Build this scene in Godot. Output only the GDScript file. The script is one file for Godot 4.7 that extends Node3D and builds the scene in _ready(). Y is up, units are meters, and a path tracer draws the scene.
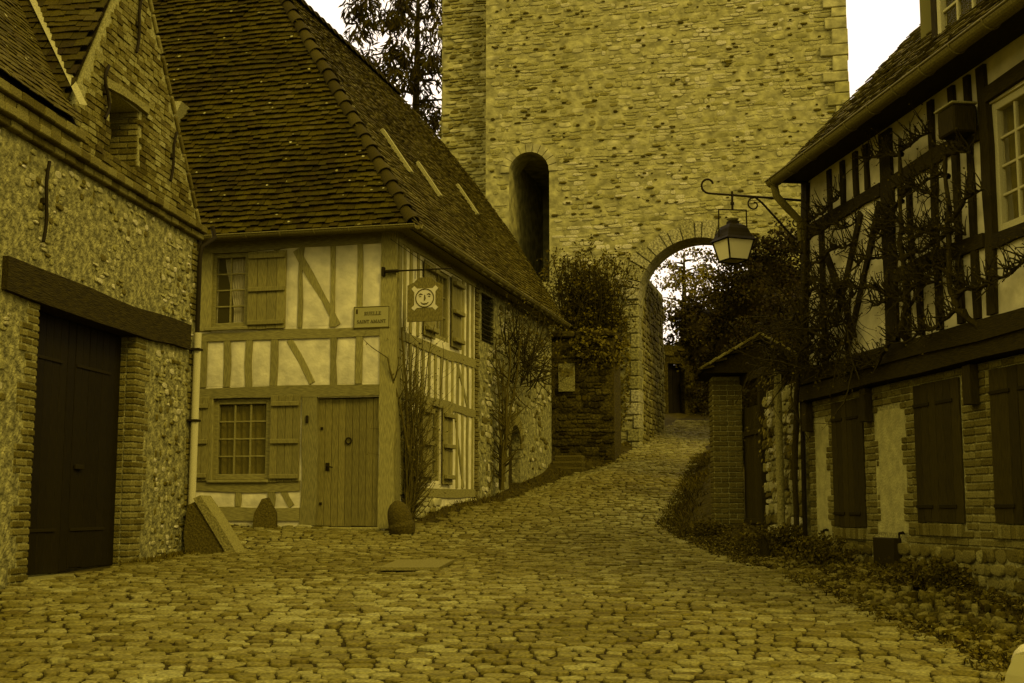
extends Node3D

var rng := RandomNumberGenerator.new()
var nz := FastNoiseLite.new()
var M := {}
var stones: Array = []      # unit stone shapes, lying in x/y, proud in +z
var stone_meshes: Array = []
var used_names := {}

# ------------------------------------------------------------------ mesh collector
class MB:
	var v := PackedVector3Array()
	var n := PackedVector3Array()
	var c := PackedColorArray()
	var col := Color.WHITE
	func tri(a: Vector3, b: Vector3, d: Vector3) -> void:
		var m := (b - a).cross(d - a).normalized()
		v.append(a); v.append(d); v.append(b)
		for i in 3:
			n.append(m); c.append(col)
	func quad(a: Vector3, b: Vector3, d: Vector3, e: Vector3) -> void:
		tri(a, b, d); tri(a, d, e)
	func poly(p: Array, out: Vector3) -> void:
		var m: Vector3 = (p[1] - p[0]).cross(p[2] - p[0])
		var flip := m.dot(out) < 0.0
		for i in range(1, p.size() - 1):
			if flip:
				tri(p[0], p[i + 1], p[i])
			else:
				tri(p[0], p[i], p[i + 1])
	func hexa(p: Array) -> void:
		for f in [[1, 3, 7, 5], [0, 4, 6, 2], [2, 6, 7, 3], [0, 1, 5, 4], [4, 5, 7, 6], [0, 2, 3, 1]]:
			quad(p[f[0]], p[f[1]], p[f[2]], p[f[3]])
	func box(c0: Vector3, c1: Vector3, t := Transform3D()) -> void:
		var p := []
		for i in 8:
			p.append(t * Vector3(c1.x if i & 1 else c0.x, c1.y if i & 2 else c0.y, c1.z if i & 4 else c0.z))
		hexa(p)
	func cbox(c0: Vector3, c1: Vector3, ch := 0.012, t := Transform3D()) -> void:
		# box with chamfered edges
		var m := (c0 + c1) * 0.5
		var h := (c1 - c0).abs() * 0.5
		var k := minf(ch, minf(h.x, minf(h.y, h.z)) * 0.45)
		var pt := func(sx: float, sy: float, sz: float, ax: int) -> Vector3:
			return t * (m + Vector3(sx * (h.x - (0.0 if ax == 0 else k)), sy * (h.y - (0.0 if ax == 1 else k)), sz * (h.z - (0.0 if ax == 2 else k))))
		var b := t.basis
		for s in [-1.0, 1.0]:
			poly([pt.call(s, -1, -1, 0), pt.call(s, 1, -1, 0), pt.call(s, 1, 1, 0), pt.call(s, -1, 1, 0)], b * Vector3(s, 0, 0))
			poly([pt.call(-1, s, -1, 1), pt.call(1, s, -1, 1), pt.call(1, s, 1, 1), pt.call(-1, s, 1, 1)], b * Vector3(0, s, 0))
			poly([pt.call(-1, -1, s, 2), pt.call(1, -1, s, 2), pt.call(1, 1, s, 2), pt.call(-1, 1, s, 2)], b * Vector3(0, 0, s))
			for r in [-1.0, 1.0]:
				poly([pt.call(s, r, -1, 0), pt.call(s, r, 1, 0), pt.call(s, r, 1, 1), pt.call(s, r, -1, 1)], b * Vector3(s, r, 0))
				poly([pt.call(s, -1, r, 0), pt.call(s, 1, r, 0), pt.call(s, 1, r, 2), pt.call(s, -1, r, 2)], b * Vector3(s, 0, r))
				poly([pt.call(-1, s, r, 1), pt.call(1, s, r, 1), pt.call(1, s, r, 2), pt.call(-1, s, r, 2)], b * Vector3(0, s, r))
				for q in [-1.0, 1.0]:
					poly([pt.call(s, r, q, 0), pt.call(s, r, q, 1), pt.call(s, r, q, 2)], b * Vector3(s, r, q))
	func prism(o: PackedVector2Array, z0: float, z1: float, t := Transform3D()) -> void:
		# outline in x/y, extruded along z
		var ix := Geometry2D.triangulate_polygon(o)
		for i in range(0, ix.size(), 3):
			var a := o[ix[i]]; var b := o[ix[i + 1]]; var d := o[ix[i + 2]]
			poly([t * Vector3(a.x, a.y, z1), t * Vector3(b.x, b.y, z1), t * Vector3(d.x, d.y, z1)], t.basis * Vector3(0, 0, z1 - z0))
			poly([t * Vector3(a.x, a.y, z0), t * Vector3(b.x, b.y, z0), t * Vector3(d.x, d.y, z0)], t.basis * Vector3(0, 0, z0 - z1))
		var cw := Geometry2D.is_polygon_clockwise(o)
		for i in o.size():
			var a := o[i]; var b := o[(i + 1) % o.size()]
			var e := b - a
			var out := Vector3(e.y, -e.x, 0)
			if cw:
				out = -out
			poly([t * Vector3(a.x, a.y, z0), t * Vector3(b.x, b.y, z0), t * Vector3(b.x, b.y, z1), t * Vector3(a.x, a.y, z1)], t.basis * out)
	func tube(p: Array, r: Array, sides := 6, cap := true) -> void:
		var rings := []
		var side := Vector3.ZERO
		for i in p.size():
			var d: Vector3 = (p[mini(i + 1, p.size() - 1)] - p[maxi(i - 1, 0)])
			if d.length() < 1e-6:
				d = Vector3.UP
			d = d.normalized()
			if side == Vector3.ZERO:
				side = d.cross(Vector3(0.31, 0.17, 0.93)).normalized()
			side = (side - d * side.dot(d)).normalized()
			var up := d.cross(side)
			var ring := []
			for k in sides:
				var a := TAU * k / sides
				ring.append(side * cos(a) + up * sin(a))
			rings.append(ring)
		for i in p.size() - 1:
			for k in sides:
				var k2 := (k + 1) % sides
				var a: Vector3 = p[i] + rings[i][k] * r[i]; var b: Vector3 = p[i] + rings[i][k2] * r[i]
				var d: Vector3 = p[i + 1] + rings[i + 1][k2] * r[i + 1]; var e: Vector3 = p[i + 1] + rings[i + 1][k] * r[i + 1]
				var nn := [rings[i][k], rings[i][k2], rings[i + 1][k2], rings[i + 1][k]]
				var vv := [a, b, d, e]
				for q in [0, 2, 1, 0, 3, 2]:
					v.append(vv[q]); n.append(nn[q]); c.append(col)
		if cap:
			for end in [0, p.size() - 1]:
				var pts := []
				for k in sides:
					pts.append(p[end] + rings[end][k] * r[end])
				poly(pts, p[end] - p[1 if end == 0 else end - 1])
	func lathe(prof: Array, sides: int, t := Transform3D()) -> void:
		# prof: Vector2(radius, height), from below upwards
		for i in prof.size() - 1:
			var e: Vector2 = prof[i + 1] - prof[i]
			var nr := Vector2(e.y, -e.x).normalized()
			for k in sides:
				var a0 := TAU * k / sides; var a1 := TAU * (k + 1) / sides
				var d0 := Vector3(cos(a0), 0, sin(a0)); var d1 := Vector3(cos(a1), 0, sin(a1))
				var q := [t * (d0 * prof[i].x + Vector3.UP * prof[i].y), t * (d1 * prof[i].x + Vector3.UP * prof[i].y), t * (d1 * prof[i + 1].x + Vector3.UP * prof[i + 1].y), t * (d0 * prof[i + 1].x + Vector3.UP * prof[i + 1].y)]
				var w := [t.basis * (d0 * nr.x + Vector3.UP * nr.y), t.basis * (d1 * nr.x + Vector3.UP * nr.y), t.basis * (d1 * nr.x + Vector3.UP * nr.y), t.basis * (d0 * nr.x + Vector3.UP * nr.y)]
				for z in [0, 1, 2, 0, 2, 3]:
					v.append(q[z]); n.append(w[z].normalized()); c.append(col)
	func add(s: MB, t: Transform3D) -> void:
		var nb := t.basis.inverse().transposed()
		for i in s.v.size():
			v.append(t * s.v[i]); n.append((nb * s.n[i]).normalized()); c.append(col)
	func mesh() -> ArrayMesh:
		var a := []
		a.resize(Mesh.ARRAY_MAX)
		a[Mesh.ARRAY_VERTEX] = v; a[Mesh.ARRAY_NORMAL] = n; a[Mesh.ARRAY_COLOR] = c
		var m := ArrayMesh.new()
		if v.size():
			m.add_surface_from_arrays(Mesh.PRIMITIVE_TRIANGLES, a)
		return m

# ------------------------------------------------------------------ things and parts
func numbered(base: String) -> String:
	var k: int = used_names.get(base, 0)
	used_names[base] = k + 1
	return base if k == 0 else "%s_%03d" % [base, k]

func thing(called: String, label: String, category: String, xf := Transform3D(), group := "") -> Node3D:
	var o := Node3D.new()
	o.name = numbered(called)
	o.transform = xf
	add_child(o)
	o.set_meta("label", label); o.set_meta("category", category)
	if group:
		o.set_meta("group", group)
	return o

func setting(called: String, xf := Transform3D()) -> Node3D:
	var o := Node3D.new()
	o.name = called
	o.transform = xf
	add_child(o)
	o.set_meta("kind", "structure")
	return o

func part(parent: Node3D, called: String, mesh: Mesh, m: Material, xf := Transform3D(), stuff := false, label := "") -> MeshInstance3D:
	var o := MeshInstance3D.new()
	o.name = called
	o.mesh = mesh
	o.material_override = m
	o.transform = xf
	parent.add_child(o, true)
	if stuff:
		o.set_meta("kind", "stuff")
	if label:
		o.set_meta("label", label)
	return o

func tag(o: Node3D, label: String, category: String, group := "") -> void:
	o.set_meta("label", label); o.set_meta("category", category)
	if group:
		o.set_meta("group", group)

# ------------------------------------------------------------------ materials
func tone(l: float) -> Color:      # the photograph is printed in one ochre ink: every colour lies on its scale (linear)
	return Color(l, l * minf(0.735 + 0.45 * l, 0.90), l * (0.01 + 0.36 * l))

func noise_tex(freq: float, lo: float, hi: float, oct := 4, sd := 1, kind := FastNoiseLite.TYPE_SIMPLEX_SMOOTH, size := 512) -> NoiseTexture2D:
	var f := FastNoiseLite.new()
	f.noise_type = kind; f.frequency = freq; f.fractal_octaves = oct; f.seed = sd
	var t := NoiseTexture2D.new()
	t.width = size; t.height = size; t.seamless = true; t.noise = f
	var g := Gradient.new()
	g.set_color(0, Color(lo, lo, lo)); g.set_color(1, Color(hi, hi, hi))
	t.color_ramp = g
	return t

func mat(called: String, l: float, rough := 0.9, tex: Texture2D = null, scale := Vector3.ONE, bump: Texture2D = null, bump_cm := 1.0, world := true, vcol := false) -> StandardMaterial3D:
	var m := StandardMaterial3D.new()
	m.resource_name = called
	m.albedo_color = Color.WHITE if vcol else tone(l).linear_to_srgb()
	m.vertex_color_use_as_albedo = vcol
	m.roughness = rough
	m.metallic_specular = 0.12
	if tex:
		m.albedo_texture = tex
		m.uv1_triplanar = true
		m.uv1_world_triplanar = world
		m.uv1_scale = scale
		m.uv1_triplanar_sharpness = 4.0
	if bump:
		m.heightmap_enabled = true
		m.heightmap_texture = bump
		m.heightmap_scale = bump_cm
	M[called] = m
	return m

func make_materials() -> void:
	var blotch := noise_tex(0.012, 0.78, 1.0, 6, 3)
	var grit := noise_tex(0.05, 0.6, 1.0, 4, 5)
	var fine := noise_tex(0.11, 0.72, 1.0, 3, 9)
	var relief := noise_tex(0.035, 0.0, 1.0, 5, 11)
	var lumps := noise_tex(0.03, 0.0, 1.0, 3, 21, FastNoiseLite.TYPE_CELLULAR)
	var weather := noise_tex(0.012, 0.58, 1.0, 6, 101, FastNoiseLite.TYPE_SIMPLEX_SMOOTH, 1024)
	var grain := noise_tex(0.03, 0.62, 1.0, 5, 13)
	var pitted := noise_tex(0.022, 0.45, 1.0, 6, 77)
	var fine_relief := noise_tex(0.06, 0.0, 1.0, 4, 78)
	var stain := noise_tex(0.018, 0.62, 1.0, 5, 31)
	mat("plaster", 0.66, 0.95, blotch, Vector3.ONE * 0.45, relief, 0.6)
	mat("panel_render", 0.40, 0.95, blotch, Vector3.ONE * 0.9, fine_relief, 0.5)
	mat("rubble_mortar", 0.40, 0.95, pitted, Vector3.ONE * 0.7, fine_relief, 1.6)
	mat("tower_mortar", 0.43, 0.95, weather, Vector3.ONE * 0.22, relief, 2.0)
	mat("brick_mortar", 0.40, 0.95, grit, Vector3.ONE * 1.2, relief, 0.8)
	mat("joint_earth", 0.045, 0.95, grit, Vector3.ONE * 1.0, relief, 1.0)
	mat("earth", 0.07, 0.95, stain, Vector3.ONE * 0.5, relief, 2.0)
	mat("stone_mass", 1.0, 0.9, grit, Vector3.ONE * 1.4, relief, 0.8, true, true)
	mat("cobble_mass", 1.0, 0.72, grit, Vector3.ONE * 1.1, relief, 0.7, true, true)
	mat("tile_mass", 1.0, 0.85, grit, Vector3.ONE * 1.6, relief, 0.4, true, true)
	mat("leaf_mass", 1.0, 0.7, null, Vector3.ONE, null, 1.0, true, true)
	for i in 4:
		mat("tower_stone%d" % i, [0.42, 0.47, 0.51, 0.37][i], 0.9, weather, Vector3.ONE * 0.22, relief, 0.8)
		mat("jamb%d" % i, [0.44, 0.52, 0.58, 0.36][i], 0.9, pitted, Vector3.ONE * 1.2, relief, 1.2)
		mat("dark_rubble%d" % i, [0.07, 0.10, 0.13, 0.05][i], 0.95, pitted, Vector3.ONE * 1.2, relief, 1.2)  # very dark stone tones; on the low wall they carry painted ivy shade
		mat("cobble%d" % i, [0.215, 0.25, 0.295, 0.17][i], 0.7, grit, Vector3.ONE * 1.1, relief, 0.8)
		mat("brick%d" % i, [0.17, 0.21, 0.26, 0.13][i], 0.9, grit, Vector3.ONE * 2.0, relief, 0.5)
		mat("flint%d" % i, [0.36, 0.48, 0.60, 0.16][i], 0.85, grit, Vector3.ONE * 2.0, relief, 0.6)
	mat("wood_up", 0.31, 0.8, grain, Vector3(5, 0.45, 5), grain, 0.25, false)
	mat("wood_along", 0.30, 0.8, grain, Vector3(0.45, 5, 5), grain, 0.25, false)
	mat("wood_side", 0.28, 0.8, grain, Vector3(5, 5, 0.45), grain, 0.5, false)
	mat("shutter_wood", 0.27, 0.75, grain, Vector3(6, 0.4, 6), grain, 0.3, false)
	mat("door_wood", 0.24, 0.7, grain, Vector3(6, 0.4, 6), grain, 0.3, false)
	mat("dark_wood", 0.045, 0.8, grain, Vector3(5, 0.5, 5), grain, 0.5, false)
	mat("dark_wood_along", 0.045, 0.8, grain, Vector3(0.5, 5, 5), grain, 0.5, false)
	mat("dark_shutter", 0.05, 0.7, grain, Vector3(6, 0.4, 6), grain, 0.3, false)
	mat("black_door", 0.02, 0.6, grain, Vector3(6, 0.4, 6), grain, 0.3, false)
	mat("lintel_wood", 0.06, 0.85, stain, Vector3(0.5, 4, 4), grain, 2.0, false)
	mat("pale_paint", 0.55, 0.6, fine, Vector3.ONE * 1.5)
	mat("zinc", 0.22, 0.5, grit, Vector3.ONE * 1.5)
	mat("pale_zinc", 0.42, 0.5, grit, Vector3.ONE * 1.5)
	mat("iron", 0.025, 0.6, fine, Vector3.ONE * 3.0)
	mat("room_paint", 0.35, 0.95)
	mat("meter_paint", 0.03, 0.6, fine, Vector3.ONE * 3.0)
	mat("lace", 0.7, 0.95, fine, Vector3.ONE * 2.0)
	mat("curtain", 0.15, 0.95, fine, Vector3.ONE * 2.0)
	mat("sign_paint", 0.36, 0.6, fine, Vector3.ONE * 2.0)
	mat("sign_board", 0.20, 0.6, grain, Vector3(3, 1, 3))
	mat("letter", 0.05, 0.7)
	mat("face_paint", 0.12, 0.7, fine, Vector3.ONE * 3.0)
	mat("cream_paint", 0.66, 0.5, fine, Vector3.ONE * 3.0)
	mat("frosted_lamp_glass", 0.62, 0.45)
	mat("bark", 0.06, 0.95, grain, Vector3(6, 1, 6), relief, 1.0)
	mat("rose_bark", 0.12, 0.9, grain, Vector3(6, 1, 6))
	mat("slab_stone", 0.30, 0.9, grit, Vector3.ONE * 1.2, relief, 1.0)
	mat("dark_stone", 0.12, 0.9, grit, Vector3.ONE * 1.2, relief, 1.0)
	mat("guard_stone", 0.09, 0.85, grit, Vector3.ONE * 1.2, relief, 1.0)
	mat("metal_plate", 0.25, 0.55, grit, Vector3.ONE * 1.5, relief, 0.3)
	mat("roof_under", 0.03, 0.95, grit, Vector3.ONE)
	mat("paper", 0.34, 0.8, noise_tex(0.02, 0.55, 1.0, 3, 44), Vector3.ONE * 2.0)
	mat("car_paint", 0.42, 0.25)
	mat("tyre", 0.02, 0.9)
	M.car_paint.clearcoat_enabled = true; M.car_paint.clearcoat = 0.8; M.car_paint.clearcoat_roughness = 0.05
	var g := StandardMaterial3D.new()
	g.resource_name = "window_glass"; g.albedo_color = Color(0.5, 0.46, 0.15, 0.1); g.roughness = 0.05; g.metallic_specular = 0.07; g.transparency = BaseMaterial3D.TRANSPARENCY_ALPHA
	M["glass"] = g
	M.leaf_mass.backlight_enabled = true; M.leaf_mass.backlight = Color(0.35, 0.3, 0.1)

# ------------------------------------------------------------------ terrain
const PROFILE := [[-30.0, -1.6], [0.0, 0.0], [5.0, 0.42], [8.0, 0.68], [12.0, 0.94], [16.0, 1.06], [19.0, 1.29], [22.0, 1.74], [26.0, 2.35], [30.0, 2.86], [32.0, 3.15], [36.0, 3.8], [60.0, 7.0], [120.0, 9.0], [2000.0, 9.0]]
const EDGE_R := [[-20.0, 3.3], [0.0, 3.3], [8.6, 2.88], [12.8, 2.74], [17.2, 2.55], [19.5, 2.3], [23.8, 3.2], [32.0, 4.75], [36.0, 5.8], [45.0, 8.5]]
const EDGE_L := [[-20.0, -5.9], [12.0, -4.45], [16.4, -3.98], [16.8, -5.3], [19.3, -5.0], [19.35, -1.9], [19.8, -1.15], [21.3, -0.78], [25.3, 0.38], [28.4, 1.35], [29.4, 2.3], [32.0, 3.1], [36.0, 4.1], [45.0, 6.5]]

func lerp_table(t: Array, x: float) -> float:
	for i in t.size() - 1:
		if x <= t[i + 1][0]:
			var k: float = clampf((x - t[i][0]) / (t[i + 1][0] - t[i][0]), 0.0, 1.0)
			return lerpf(t[i][1], t[i + 1][1], k)
	return t[-1][1]

func ground(x: float, d: float) -> float:
	var y := 0.0
	for o in [-1.2, -0.6, 0.0, 0.6, 1.2]:
		y += lerp_table(PROFILE, d + o) * 0.2
	var r := lerp_table(EDGE_R, d)
	var bank := smoothstep(r - 0.1, r + 0.8, x)
	var raise := lerp_table([[0.0, 0.1], [12.0, 0.04], [15.5, 0.06], [17.5, 0.2], [24.0, 0.4], [40.0, 0.4]], d)
	y += bank * raise
	if d > 19.6:
		var l := lerp_table(EDGE_L, d)
		y += smoothstep(l + 0.1, l - 0.5, x) * 0.08
	if d > 21.0 and d < 30.5:      # gutter side under the stone wing
		var l2 := lerp_table(EDGE_L, d)
		y -= 0.3 * smoothstep(21.0, 25.0, d) * (1.0 - smoothstep(28.2, 30.0, d)) * (1.0 - smoothstep(l2 - 0.2, l2 + 1.4, x))
	y += nz.get_noise_2d(x * 14.0, d * 14.0) * 0.03
	return y

func on_road(x: float, d: float, m := 0.0) -> bool:
	return x > lerp_table(EDGE_L, d) - m and x < lerp_table(EDGE_R, d) + m

# ------------------------------------------------------------------ stones
func make_stones() -> void:
	for s in 12:
		var n := 9
		var ring := []
		var ph := rng.randf() * TAU
		for k in n:
			var a := TAU * k / n + ph + rng.randf_range(-0.12, 0.12)
			var e := 5.0
			var rr := pow(pow(absf(cos(a)), e) + pow(absf(sin(a)), e), -1.0 / e) * 0.5 * rng.randf_range(0.80, 1.06)
			ring.append(Vector2(cos(a), sin(a)) * rr)
		var levels := [[1.0, -0.3], [1.0, 0.55], [0.95, 0.93], [0.65, rng.randf_range(0.96, 1.06)]]
		var p := []
		var tilt := Vector2(rng.randf_range(-0.25, 0.25), rng.randf_range(-0.25, 0.25))
		for l in levels:
			for q in ring:
				var z: float = l[1]
				if z > 0.0:
					z += tilt.dot(q) * z + rng.randf_range(-0.05, 0.05)
				p.append(Vector3(q.x * l[0], q.y * l[0], z))
		p.append(Vector3(rng.randf_range(-0.05, 0.05), rng.randf_range(-0.05, 0.05), rng.randf_range(0.95, 1.08)))
		var f := []
		for l in 3:
			for k in n:
				var k2 := (k + 1) % n
				f.append([l * n + k, l * n + k2, (l + 1) * n + k2]); f.append([l * n + k, (l + 1) * n + k2, (l + 1) * n + k])
		for k in n:
			f.append([3 * n + k, 3 * n + (k + 1) % n, 4 * n])
		var nn := []
		nn.resize(p.size()); nn.fill(Vector3.ZERO)
		for t in f:
			var m: Vector3 = (p[t[1]] - p[t[0]]).cross(p[t[2]] - p[t[0]])
			for q in t:
				nn[q] += m
		var b := MB.new()
		for t in f:
			for q in [t[0], t[2], t[1]]:
				b.v.append(p[q]); b.n.append(nn[q].normalized()); b.c.append(Color.WHITE)
		stones.append(b)
		stone_meshes.append(b.mesh())

func frame3(o: Vector3, x: Vector3, y: Vector3, z: Vector3) -> Transform3D:
	return Transform3D(Basis(x, y, z), o)

# list: [{t: Transform3D, s: shape number, l: tone}]; the `most` largest become parts, the rest one mesh
func lay(parent: Node3D, list: Array, called: String, mass: String, m_part: String, m_mass: String, most: int, tones: Array) -> void:
	list.sort_custom(func(a, b): return a.k > b.k)
	var b := MB.new()
	for i in list.size():
		var q = list[i]
		if i < most:
			part(parent, called, stone_meshes[q.s], M["%s%d" % [m_part, q.c]], q.t)
		else:
			b.col = tone(tones[q.c] * q.j * (1.0 + (0.45 if m_mass == "cobble_mass" else 0.6) * nz.get_noise_3d(q.t.origin.x * 9.0, q.t.origin.y * 9.0, q.t.origin.z * 9.0)))
			b.add(stones[q.s], q.t)
	if b.v.size():
		part(parent, mass, b.mesh(), M[m_mass], Transform3D(), true)

# coursed rubble on the plane z = z0 of a frame; ok(x, y) says where stones may lie
func rubble(list: Array, x0: float, x1: float, y0: float, y1: float, ch: Vector2, sw: Vector2, z0: float, proud: Vector2, ok: Callable, gap := 0.012) -> void:
	var y := y0
	while y < y1:
		var h := rng.randf_range(ch.x, ch.y)
		var x := x0 - rng.randf() * sw.x
		while x < x1:
			var w := rng.randf_range(sw.x, sw.y)
			if rng.randf() < 0.18:
				w *= 0.55
			var split := h > (ch.x + ch.y) * 0.55 and rng.randf() < 0.3
			for r in (2 if split else 1):
				var hh := h / (2.0 if split else 1.0)
				var cx := x + w * 0.5
				var cy := y + hh * (0.5 + r) + nz.get_noise_2d(cx * 30.0, y * 30.0) * 0.05
				if ok.call(cx, cy) and ok.call(cx - w * 0.4, cy - hh * 0.4) and ok.call(cx + w * 0.4, cy + hh * 0.4):
					var a := rng.randf_range(-0.05, 0.05)
					var pr := rng.randf_range(proud.x, proud.y)
					var ww := w - gap
					var h2 := hh - gap
					list.append({"t": Transform3D(Basis(Vector3(cos(a), sin(a), 0) * ww * 1.04, Vector3(-sin(a), cos(a), 0) * h2 * 1.06, Vector3(0, 0, pr)), Vector3(cx, cy, z0)), "s": rng.randi() % stones.size(), "c": rng.randi() % 4, "j": rng.randf_range(0.75, 1.2), "k": ww * h2})
			x += w
		y += h

# ------------------------------------------------------------------ roof tiles on a plane
func tiles(b: MB, o: Vector3, ex: Vector3, eu: Vector3, nn: Vector3, outline: PackedVector2Array, tw: float, th: float, base: float, lichen := 0.01, sag := 0.05, lk := 1.0) -> void:
	var lo := Vector2(1e9, 1e9); var hi := Vector2(-1e9, -1e9)
	for p in outline:
		lo = lo.min(p); hi = hi.max(p)
	var rows := int((hi.y - lo.y) / th) + 1
	var sd := rng.randf() * 100.0
	for r in rows:
		var t := lo.y + r * th
		var s := lo.x - tw * (0.5 if r % 2 else 0.0) - rng.randf() * 0.03
		var wav := nz.get_noise_2d(r * 40.0, sd * 9.0) * 0.02
		while s < hi.x + tw:
			var c := Vector2(s + tw * 0.5, t + th * 0.6)
			if Geometry2D.is_point_in_polygon(c, outline):
				var w := tw * rng.randf_range(0.95, 0.995)
				var l := th * rng.randf_range(1.35, 1.6)
				var low := t + wav + nz.get_noise_2d(s * 20.0, r * 7.0 + sd) * 0.04 + rng.randf_range(-0.014, 0.014)
				var lift := rng.randf_range(0.042, 0.072) * lk
				var sg := nz.get_noise_2d(s * 6.0 + sd, t * 6.0) * sag
				var tw2 := rng.randf_range(-0.006, 0.006)
				var k := base * rng.randf_range(0.7, 1.3) * (1.0 + nz.get_noise_2d(s * 25.0, t * 25.0 + 50.0) * 0.5)
				var fleck := rng.randf() < lichen * 4.0
				b.col = tone(k)
				var a := o + ex * s + eu * low + nn * (lift + sg + tw2)
				var a2 := o + ex * (s + w) + eu * low + nn * (lift + sg - tw2)
				var d := o + ex * s + eu * (low + l) + nn * (0.004 + sg)
				var d2 := o + ex * (s + w) + eu * (low + l) + nn * (0.004 + sg)
				var dn := nn * -0.03 * lk
				b.poly([a, a2, d2, d], nn)
				b.poly([a, a2, a2 + dn, a + dn], -eu)
				b.poly([a, d, d + dn, a + dn], -ex)
				b.poly([a2, d2, d2 + dn, a2 + dn], ex)
				b.poly([a + dn, a2 + dn, d2 + dn, d + dn], -nn)
				if fleck:
					b.col = tone(rng.randf_range(0.25, 0.5))
					var fc := a.lerp(a2, rng.randf_range(0.15, 0.8)) + eu * rng.randf_range(0.0, 0.06) + nn * 0.004
					var fs := rng.randf_range(0.008, 0.022)
					var fp := []
					for q in 6:
						fp.append(fc + (ex * cos(q * 1.047) * rng.randf_range(0.6, 1.8) + eu * sin(q * 1.047) * rng.randf_range(0.5, 1.1)) * fs)
					b.poly(fp, nn)
			s += tw

# ------------------------------------------------------------------ carpentry and openings
func jag(o: Array, w: float) -> PackedVector2Array:
	var p := PackedVector2Array()
	for q in o:
		p.append(q + Vector2(rng.randf_range(-w, w), rng.randf_range(-w, w)))
	return p

# boards of one kind are never quite the same tone: a few variants of each wood
func shade_of(m: Material) -> Material:
	var k := rng.randi() % 5
	if k == 0:
		return m
	var key := "%s_%d" % [m.resource_name, k]
	if not M.has(key):
		var v: StandardMaterial3D = m.duplicate()
		v.resource_name = key
		var c := v.albedo_color.srgb_to_linear()
		v.albedo_color = (c * [1.0, 0.84, 0.92, 1.07, 1.15][k]).linear_to_srgb()
		v.uv1_offset = Vector3(k * 0.37, k * 0.21, k * 0.13)
		M[key] = v
	return M[key]

# a squared timber lying in the plane of a wall, from p to q, slightly uneven along its edges
func timber(parent: Node3D, called: String, p: Vector2, q: Vector2, w: float, z0: float, z1: float, m: Material, xf := Transform3D()) -> MeshInstance3D:
	var d := (q - p).normalized()
	var s := Vector2(-d.y, d.x)
	var len := p.distance_to(q)
	var n := clampi(int(len / 0.35), 2, 8)
	var a := []; var b := []
	var bow := rng.randf_range(-0.014, 0.014) * minf(len, 2.0)
	for i in n + 1:
		var k := float(i) / n
		var c := p + d * (len * k) + s * (sin(k * PI) * bow)
		var e := 0.0 if i == 0 or i == n else 0.016
		a.append(c - s * (w * 0.5 + rng.randf_range(-e, e)))
		b.append(c + s * (w * 0.5 + rng.randf_range(-e, e)))
	b.reverse()
	var o := PackedVector2Array()
	for c in a + b:
		o.append(c)
	var mb := MB.new()
	# body, then a slightly smaller face so that the arrises are chamfered
	var ch := 0.008
	var inner := Geometry2D.offset_polygon(o, -ch)
	if inner.size() == 1 and inner[0].size() == o.size():
		mb.prism(o, z0, z1 - ch)
		var f: PackedVector2Array = inner[0]
		var off := 0
		var best := 1e9
		for i in f.size():
			if f[i].distance_to(o[0]) < best:
				best = f[i].distance_to(o[0]); off = i
		var ix := Geometry2D.triangulate_polygon(f)
		for i in range(0, ix.size(), 3):
			mb.poly([Vector3(f[ix[i]].x, f[ix[i]].y, z1), Vector3(f[ix[i + 1]].x, f[ix[i + 1]].y, z1), Vector3(f[ix[i + 2]].x, f[ix[i + 2]].y, z1)], Vector3(0, 0, 1))
		var same := Geometry2D.is_polygon_clockwise(f) == Geometry2D.is_polygon_clockwise(o)
		for i in o.size():
			var j := (i + 1) % o.size()
			var fi := f[(off + (i if same else o.size() - i)) % f.size()]; var fj := f[(off + (j if same else o.size() - j)) % f.size()]
			mb.poly([Vector3(o[i].x, o[i].y, z1 - ch), Vector3(o[j].x, o[j].y, z1 - ch), Vector3(fj.x, fj.y, z1), Vector3(fi.x, fi.y, z1)], Vector3(0, 0, 1))
	else:
		mb.prism(o, z0, z1)
	return part(parent, called, mb.mesh(), shade_of(m), xf)

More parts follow.
